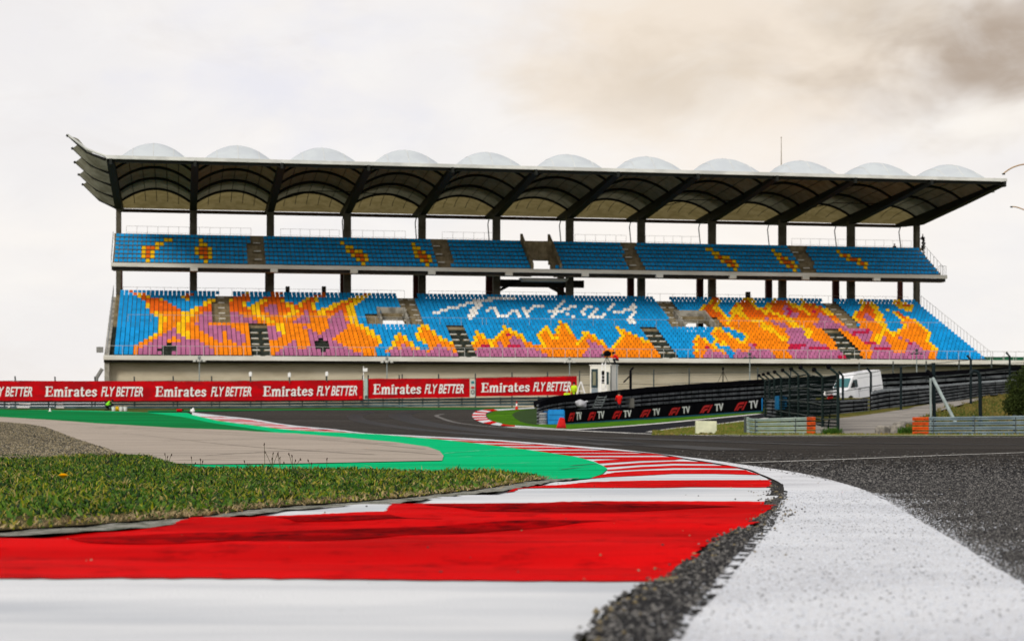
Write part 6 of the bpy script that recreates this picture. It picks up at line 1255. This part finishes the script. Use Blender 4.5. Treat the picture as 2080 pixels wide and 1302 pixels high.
# flag on a leaning pole in front of the van
o = empty('flag_pole', W(1681, 878, 90), 0, 'leaning thin pole with a red and white cloth in front of the van bonnet', 'flag pole'); o0 = Vector(o.location)
mb = MB(); mb.tube([(0, 0, 0), W(1690, 815, 91) - o0, W(1686, 795, 91) - o0], [.05, .028, .02], 5); mb.build('pole', M_blk, o)
def cloth(name, x0, x1, y0, y1, Z, m, parent, o0):
    mb = MB(); vs = []; nx, ny = 6, 5
    for j in range(ny + 1):
        for i in range(nx + 1): p = W(x0 + (x1 - x0) * i / nx + 1.2 * math.sin(j * 1.3), y0 + (y1 - y0) * j / ny + .8 * math.sin(i * 1.1), Z) - o0; p.y += .05 * math.sin(i * 1.7 + j); vs.append(p)
    fs = [(j * (nx + 1) + i, j * (nx + 1) + i + 1, (j + 1) * (nx + 1) + i + 1, (j + 1) * (nx + 1) + i) for j in range(ny) for i in range(nx)]
    mb.add(vs, fs); mb.add([v + Vector((0, .02, 0)) for v in vs], [f[::-1] for f in fs]); return mb.build(name, m, parent, smooth=True)
cloth('white_cloth', 1674, 1692, 794, 803, 90.9, M_wht, o, o0); cloth('red_cloth', 1681, 1692, 802, 812, 90.7, paint('flag_red', (.6, .02, .015), .7), o, o0)
# ================================================================== MARSHAL POST
pl = empty('marshal_platform', W(1140, 850, 128), 0, 'dark raised platform under the white cabin behind the black barrier', 'platform'); o0 = Vector(pl.location)
zt = W(1232, 809, 128).z - o0.z; a = W(1128, 850, 126.2) - o0; b = W(1275, 850, 134) - o0
MB().box(a.x, b.x, a.y + .6, b.y + 6, -1.5, zt).build('deck', paint('platform_concrete', (.12, .12, .11), .9), pl)
cabin = empty('marshal_cabin', W(1241, 809, 127.5), R(-24), 'white box cabin with dark doorway on the platform behind the black barrier', 'cabin'); M_cab = paint('cabin_white', (.76, .75, .70), .6, vs=1, c2=(.68, .67, .61)); ch_ = (809 - 742) / F * 127.5
w1, w2 = 1.62, 1.45
# local: corner at origin, front wall runs to -x, right wall runs to +y
mb = MB(); mb.box(-w1, 0, 0, w2, 0, ch_); mb.build('body', M_cab, cabin, bevel=.02)
mb = MB(); mb.box(-w1 - .05, .05, -.05, w2 + .05, ch_, ch_ + .06); mb.build('roof', M_cab, cabin)
mb = MB(); mb.box(-w1 + .10, -w1 + .62, -.015, .0, .75, ch_ - .25); mb.build('window', M_glass, cabin)
mb = MB(); mb.box(-w1 + .22, -w1 + .46, -.03, -.016, .95, ch_ - .45); mb.build('pane', paint('pane_olive', (.22, .22, .15), .4), cabin)
mb = MB(); mb.box(-w1 + .12, -w1 + .62, -.02, .0, .02, .73); mb.build('door_panel', paint('door_blue_grey', (.25, .30, .34), .5), cabin)
mb = MB(); mb.box(-.34, -.16, -.015, .0, 1.0, 1.9); mb.build('slit_window', M_glass, cabin)
mb = MB(); mb.box(-.03, .03, -.03, .03, 0, ch_); mb.build('corner_trim', M_pst, cabin)
mb = MB(); mb.tube([(.35, .30, ch_ + .1), (.32, .25, 1.2), (.40, .22, .05)], .022, 5); mb.build('hanging_cable', paint('cable_blue', (.08, .16, .2)), cabin)
# ladder
o = empty('ladder', W(1225, 803, 126), 0, 'white stepladder leaning on the front of the white cabin', 'ladder'); o0 = Vector(o.location); s_ = 126 / F
mb = MB()
for dx0, dx1 in ((-6, -2.5), (6, 3.5)): mb.bar((dx0 * s_, 0, 0), (dx1 * s_ + .06, .5, 66 * s_), .07, .05)
mb.bar((-5 * s_, -.02, 10 * s_), (6 * s_, -.02, 22 * s_), .08, .04); mb.build('rails', M_wht, o)
mb = MB()
for k in range(9): z = (5 + k * 7) * s_; f_ = z / (66 * s_); mb.box((-5.5 + 3 * f_) * s_, (5.5 - 1.5 * f_) * s_ + .06 * f_, .5 * f_ - .04, .5 * f_ + .04, z, z + .04)
mb.build('rungs', M_wht, o)
mb = MB(); mb.box(-2.6 * s_, 3.2 * s_, .28, .30, 24 * s_, 50 * s_); mb.build('black_panel', M_blk, o)
# trestle
o = empty('trestle', W(1180, 803, 134), 0, 'white A shaped trestle between the marshals and the cabin', 'trestle'); s_ = 134 / F; mb = MB()
for y_ in (0, .7): mb.bar((-9 * s_, y_ * .6, 0), (-.5 * s_, y_ * .3, 28 * s_), .07, .06); mb.bar((9.5 * s_, y_ * .6, 0), (.5 * s_, y_ * .3, 28 * s_), .08, .08)
mb.bar((-4.5 * s_, 0, 9 * s_), (5 * s_, 0, 9 * s_), .05, .05); mb.build('frame', M_wht, o)
# metal steps
o = empty('metal_steps', W(1204, 829, 120), 0, 'grey metal steps leaning on the black barrier below the cabin', 'steps'); s_ = 120 / F; mb = MB()
for dx in (0, 17): mb.bar((dx * s_, 0, 0), ((dx + 12) * s_, .6, 25 * s_), .05, .10)
mb.build('stringers', M_pst, o); mb = MB()
for k in range(5): f_ = (k + .5) / 5; mb.box((12 * f_) * s_, (17 + 12 * f_) * s_, .6 * f_ - .12, .6 * f_ + .12, 25 * s_ * f_ - .02, 25 * s_ * f_ + .02)
mb.build('treads', paint('tread_grey', (.22, .25, .26), .5), o)
# foam mattress / grey sack
o = empty('grey_sack', W(1180, 829, 118), 0, 'pale grey stuffed sack lying on the soft barrier left of the metal steps', 'sack'); bmm = bmesh.new(); bmesh.ops.create_icosphere(bmm, subdivisions=3, radius=.40)
for v in bmm.verts: v.co *= 1 + .08 * math.sin(v.co.x * 14) * math.sin(v.co.z * 11 + 1); v.co.z *= .68
me = bpy.data.meshes.new('body'); bmm.to_mesh(me); bmm.free(); so = link_mesh('body', me, mat('sack_cloth', (.44, .45, .48), .9, vs=3, c2=(.32, .33, .36)), o); so.location = (0, 0, .28); so.rotation_euler = (0, R(14), 0)
mb = MB(); mb.tube([(.28, -.02, .40), (.40, -.03, .46), (.44, -.02, .43)], [.09, .05, .06], 8); mb.build('neck', mat('sack_cloth', (.44, .45, .48), .9), o)
# soft barrier body behind the board carries the sack
o = empty('soft_barrier', W(1150, 862, 114), 0, 'dark soft barrier body filling the space behind the black board', 'barrier'); o0 = Vector(o.location); mb = MB()
for (x0, t0, b0, z0), (x1, t1, b1, z1) in zip(TB[:-1], TB[1:]):
    q = [W(x0, b0, z0) + Vector((.1, .45, 0)) - o0, W(x1, b1, z1) + Vector((.1, .45, 0)) - o0, W(x1, t1 + 1, z1) + Vector((.1, .45, 0)) - o0, W(x0, t0 + 1, z0) + Vector((.1, .45, 0)) - o0]; e = Vector((.3, 3.2, 0)); mb.add(q + [p + e for p in q], [(0, 1, 2, 3), (7, 6, 5, 4), (3, 2, 6, 7), (0, 4, 5, 1), (0, 3, 7, 4), (1, 5, 6, 2)])
mb.build('body', M_blk, o)
# ================================================================== PEOPLE
M_skin = paint('skin', (.50, .28, .19), .6); M_hair = paint('hair_dark', (.015, .012, .010), .7); M_shoe = paint('shoe_black', (.015, .015, .015), .7); M_trou = paint('trousers_dark', (.018, .020, .028), .85)
STAND = dict(pelvis=(0, 0, .95), spine=(0, 0, 1.14), chest=(0, 0, 1.36), neck=(0, .01, 1.50), head=(0, .02, 1.62), top=(0, .01, 1.71), shl=(-.19, 0, 1.41), ell=(-.25, -.02, 1.13), wrl=(-.24, .08, .90), shr=(.19, 0, 1.41), elr=(.25, -.02, 1.13), wrr=(.24, .08, .90),
             hil=(-.10, 0, .90), knl=(-.11, .02, .50), anl=(-.11, 0, .09), tol=(-.12, .16, .04), hir=(.10, 0, .90), knr=(.11, .02, .50), anr=(.11, 0, .09), tor=(.12, .16, .04))
RAD = dict(pelvis=.135, spine=.125, chest=.145, neck=.055, head=.092, top=.075, shl=.065, ell=.045, wrl=.030, shr=.065, elr=.045, wrr=.030, hil=.09, knl=.062, anl=.042, tol=.035, hir=.09, knr=.062, anr=.042, tor=.035)
BON = [('pelvis', 'spine'), ('spine', 'chest'), ('chest', 'neck'), ('neck', 'head'), ('head', 'top'), ('chest', 'shl'), ('shl', 'ell'), ('ell', 'wrl'), ('chest', 'shr'), ('shr', 'elr'), ('elr', 'wrr'), ('pelvis', 'hil'), ('hil', 'knl'), ('knl', 'anl'), ('anl', 'tol'), ('pelvis', 'hir'), ('hir', 'knr'), ('knr', 'anr'), ('anr', 'tor')]
def person(label, loc, rz, jacket, trousers, pose=None, vest=None, hat=None, scale=1.0, parent=None):
    J = dict(STAND); J.update(pose or {}); names = list(J); V = [Vector(J[n]) for n in names]; Rr = [RAD[n] for n in names]; E = [(names.index(a), names.index(b)) for a, b in BON]; part = {n: n for n in names}
    reg = list(names)
    for s_, wn, en in ((-1, 'wrl', 'ell'), (1, 'wrr', 'elr')):
        w_ = Vector(J[wn]); d = (w_ - Vector(J[en])).normalized(); side = d.cross(Vector((0, 1, 0) if abs(d.y) < .8 else (0, 0, 1))).normalized()
        pi = len(V); V.append(w_ + d * .07); Rr.append(.030); E.append((names.index(wn), pi)); reg.append('hand')
        for k, (off, ln) in enumerate(((-.030, .070), (-.010, .082), (.011, .078), (.031, .060))):
            a = len(V); V.append(w_ + d * .105 + side * off); Rr.append(.010); E.append((pi, a)); reg.append('hand')
            V.append(w_ + d * (.105 + ln * .55) + side * off * 1.1 + Vector((0, 0, -.004))); Rr.append(.009); E.append((a, a + 1)); reg.append('hand')
        a = len(V); V.append(w_ + d * .05 + side * (-.045)); Rr.append(.011); E.append((pi, a)); reg.append('hand'); V.append(w_ + d * .09 + side * (-.062)); Rr.append(.009); E.append((a, a + 1)); reg.append('hand')
    me = bpy.data.meshes.new('body'); me.from_pydata([tuple(v) for v in V], E, []); tmp = bpy.data.objects.new('body', me); col.objects.link(tmp)
    sk = tmp.modifiers.new('skin', 'SKIN'); sk.use_smooth_shade = True; ly = me.skin_vertices[0].data
    for i, r_ in enumerate(Rr): ly[i].radius = (r_, r_)
    ly[0].use_root = True; sb_ = tmp.modifiers.new('sub', 'SUBSURF'); sb_.levels = 1; sb_.render_levels = 1
    bpy.context.view_layer.update(); m2 = bpy.data.meshes.new_from_object(tmp.evaluated_get(bpy.context.evaluated_depsgraph_get())); bpy.data.objects.remove(tmp)
    root = empty('person', loc, rz, label, 'person') if parent is None else None
    m2.materials.clear(); o = link_mesh('body', m2, [M_skin, jacket, trousers, M_shoe], root)
    def region(c):
        best = None; bd = 9
        for a, b in E:
            p, q = V[a], V[b]; e = q - p; t_ = max(0, min(1, (c - p).dot(e) / max(e.dot(e), 1e-9))); d = (c - p - e * t_).length - (Rr[a] * (1 - t_) + Rr[b] * t_)
            if d < bd: bd = d; best = (reg[a], reg[b], t_)
        a, b, t_ = best
        if 'hand' in (a, b) or 'head' in (a, b) or 'top' in (a, b): return 0
        if a in ('chest',) and b == 'neck' and t_ > .5: return 0
        if a in ('anl', 'anr'): return 3
        if a in ('hil', 'hir', 'knl', 'knr') or (a == 'pelvis' and b in ('hil', 'hir')): return 2
        return 1
    for p in m2.polygons: p.material_index = region(p.center); p.use_smooth = True
    hd = V[names.index('head')]; hu = (V[names.index('top')] - V[names.index('neck')]).normalized()
    mb = MB(); mb.sphere(hd + hu * .035 + Vector((0, -.018, .008)), .112, 12, 8, (1, 1.05, 1)); mb.build('hair' if hat is None else 'cap', M_hair if hat is None else hat, root, smooth=True)
    mb = MB(); mb.add([hd + Vector((-.012, .085, -.02)), hd + Vector((.012, .085, -.02)), hd + Vector((0, .115, -.018)), hd + Vector((0, .088, .025))], [(0, 1, 2), (1, 3, 2), (0, 2, 3), (0, 3, 1)]); mb.build('nose', M_skin, root)
    if vest:
        c0, c1, c2 = Vector(J['pelvis']), Vector(J['spine']), Vector(J['chest']); mb = MB(); mb.tube([c0 + (c1 - c0) * .1, c1, c2, c2 + (c2 - c1) * .28], [.165, .160, .185, .11], 12); mb.build('vest', vest, root, smooth=True)
    if root: root.scale = (scale,) * 3
    return root
M_hv = paint('hi_vis_yellow', (.52, .78, .02), .6); M_hvg = paint('hi_vis_green', (.25, .80, .03), .6); M_rj = paint('jacket_red', (.75, .015, .012), .6); M_bj = paint('jacket_black', (.012, .012, .014), .8)
# marshal kneeling on the green run-off, bent towards the track surface
kneel = dict(pelvis=(0, -.10, .42), spine=(0, .02, .58), chest=(0, .20, .72), neck=(0, .31, .80), head=(0, .40, .86), top=(0, .45, .93), shl=(-.19, .22, .74), ell=(-.23, .38, .50), wrl=(-.20, .52, .28), shr=(.19, .22, .74), elr=(.24, .40, .50), wrr=(.20, .54, .28), hil=(-.11, -.12, .40), knl=(-.14, .22, .10), anl=(-.12, -.18, .08), tol=(-.12, -.28, .04), hir=(.11, -.12, .40), knr=(.14, .30, .42), anr=(.13, .25, .08), tor=(.13, .40, .04))
person('crouching marshal in a bright green vest and dark trousers on the green run-off', G(219, 834.5, .02), R(-65), M_bj, M_trou, kneel, vest=M_hvg)
person('standing marshal in a yellow vest before the right end of the last banner', W(1166, 821.5, 138), R(160), M_hv, M_trou, None, vest=M_hv)
sit = dict(pelvis=(0, -.05, .50), spine=(0, -.02, .70), chest=(0, .03, .92), neck=(0, .06, 1.06), head=(0, .08, 1.18), top=(0, .08, 1.27), shl=(-.19, .03, .97), ell=(-.26, .10, .72), wrl=(-.16, .30, .62), shr=(.19, .03, .97), elr=(.26, .10, .72), wrr=(.16, .30, .62), hil=(-.11, 0, .47), knl=(-.15, .42, .48), anl=(-.14, .40, .09), tol=(-.14, .55, .04), hir=(.11, 0, .47), knr=(.15, .42, .48), anr=(.14, .40, .09), tor=(.14, .55, .04))
person('seated marshal in white helmet and yellow vest left of the standing one', W(1152, 826, 134), R(170), M_hv, M_trou, sit, vest=M_hv, hat=M_wht)
person('man in a red jacket seen from behind in front of the white cabin', W(1257.5, 846, 124), R(15), M_rj, M_trou, dict(ell=(-.21, .12, 1.14), wrl=(-.08, .30, 1.12), elr=(.21, .12, 1.14), wrr=(.08, .30, 1.12)))
# camera operator crouched on the cabin roof with a covered camera on a tripod
roofp = Vector(cabin.location) + Vector((0, 0, ch_ + .07)); cr = Matrix.Rotation(R(-24), 3, 'Z')
crouch = dict(pelvis=(0, -.10, .34), spine=(0, -.02, .48), chest=(0, .10, .62), neck=(0, .19, .72), head=(0, .26, .80), top=(0, .29, .88), shl=(-.19, .10, .64), ell=(-.22, .28, .48), wrl=(-.12, .46, .55), shr=(.19, .10, .64), elr=(.22, .28, .48), wrr=(.12, .46, .55), hil=(-.11, -.08, .32), knl=(-.16, .26, .40), anl=(-.15, .10, .08), tol=(-.15, .25, .04), hir=(.11, -.08, .32), knr=(.16, .26, .40), anr=(.15, .10, .08), tor=(.15, .25, .04))
pr = W(1253, 741, 128); person('camera operator in a red jacket crouching on the roof of the white cabin', (pr.x, pr.y, roofp.z), R(75), M_rj, M_trou, crouch)
pr = W(1233, 741, 128.2); o = empty('tripod_camera', (pr.x, pr.y, roofp.z), 0, 'black covered film camera on a short tripod on the cabin roof', 'camera'); bmm = bmesh.new(); bmesh.ops.create_icosphere(bmm, subdivisions=2, radius=.24)
for v in bmm.verts: v.co.x *= 1.25; v.co *= 1 + .10 * math.sin(v.co.x * 9 + v.co.z * 7)
me = bpy.data.meshes.new('covered_camera'); bmm.to_mesh(me); bmm.free(); cm = link_mesh('covered_camera', me, M_blk, o); cm.location = (0, 0, .78)
mb = MB(); mb.tube([(-.2, 0, .72), (-.42, -.05, .66)], [.09, .11], 10); mb.build('lens', M_pst, o)
for dx, dy in ((-.28, -.15), (.25, -.15), (0, .3)): MB().tube([(0, 0, .6), (dx, dy, 0)], .03, 5).build('tripod_leg', M_pst, o)
# spectator at the back of the upper tier
pw = SW(U(1817, 0), -.0, 19.25); person('dark clothed person standing at the back of the upper tier near the right end', pw, R(190), M_bj, M_trou)
# ================================================================== SMALL THINGS ON THE LEFT
M_bkt = paint('bucket_white', (.70, .72, .72), .5); M_yel = paint('bag_yellow', (.75, .48, .02), .6)
for x, lb in ((230.5, 'white bucket nearest the crouching marshal'), (246.0, 'white bucket in the middle beside the yellow bag'), (254.5, 'white bucket farthest right of the crouching marshal')):
    o = empty('bucket', G(x, 835.2, .02), 0, lb, 'bucket', 'white buckets beside the crouching marshal'); mb = MB(); mb.tube([(0, 0, 0), (0, 0, .38)], [.14, .18], 12); mb.build('body', M_bkt, o); mb = MB(); mb.tube([(-.17, 0, .36), (-.1, -.05, .42), (.1, -.05, .42), (.17, 0, .36)], .012, 4); mb.build('handle', M_pst, o)
o = empty('yellow_bag', G(238, 835.0, .02), 0, 'yellow bag standing between the white buckets', 'bag'); mb = MB(); mb.box(-.18, .18, -.1, .1, 0, .40); mb.build('body', M_yel, o, bevel=.06); mb = MB(); mb.tube([(-.1, 0, .38), (0, 0, .48), (.1, 0, .38)], .015, 4); mb.build('strap', M_pst, o)
o = empty('marker_cone', G(101.5, 836, .02), 0, 'small white marker cone on the green run-off at the far left', 'cone'); mb = MB(); mb.tube([(0, 0, 0), (0, 0, .03), (0, 0, .031), (0, 0, .32)], [.13, .13, .09, .03], 10); mb.build('body', M_wht, o)
o = empty('extinguisher', G(365, 836.3, .01), 0, 'red extinguisher lying by the start of the far kerb', 'fire extinguisher'); mb = MB(); mb.tube([(-.25, 0, .12), (.2, 0, .12)], .11, 10); mb.build('body', M_red2, o); mb = MB(); mb.tube([(.2, 0, .12), (.34, 0, .16)], .05, 6); mb.build('nozzle', M_blk, o)
o = empty('white_bag', G(391, 838, .02), 0, 'white bag at the very start of the far kerb', 'bag'); mb = MB(); mb.sphere((0, 0, .14), .20, 10, 7, (1, .8, .8)); mb.sphere((.05, 0, .30), .09, 8, 5); mb.build('body', M_wht, o)
# street lamps reaching in from the right
for x0, y0, x1, y1, h_, lb in ((2038, 353, 2082, 334, .0, 'upper curved lamp arm reaching in from the right edge of the picture'), (2054, 420, 2084, 428, .0, 'lower curved lamp arm reaching in from the right edge beneath the other')):
    Z = 130 if y0 < 400 else 150; px_ = x1 + (60 if y0 < 400 else 70); top = W(px_, y1 + (20 if y0 < 400 else 25), Z); o = empty('street_lamp', (top.x, top.y, gz(Z)), 0, lb, 'street lamp', 'street lamps beyond the right edge'); o0 = Vector(o.location)
    mb = MB(); mb.tube([(0, 0, 0), top - o0], [.13, .08], 8); mb.build('pole', paint('lamp_arm_tan', (.45, .30, .16), .5), o)
    P = [top - o0, W(x1 + 25, y1 + (2 if y0 < 400 else 10), Z) - o0, W(x1, y1, Z) - o0, W((x0 + x1) / 2 - 3, y0 * .45 + y1 * .55 - (2 if y0 < 400 else 3), Z) - o0, W(x0, y0, Z) - o0]
    mb = MB(); mb.tube([Vector(p) for p in catmull([tuple(p) for p in P], 5)], .05, 6); mb.build('arm', paint('lamp_arm_tan', (.45, .30, .16), .5), o)
    mb = MB(); mb.sphere(P[-1] + Vector((.02, 0, -.03)), .10, 8, 5, (1.3, 1, .7)); mb.build('lamp', M_pst, o)
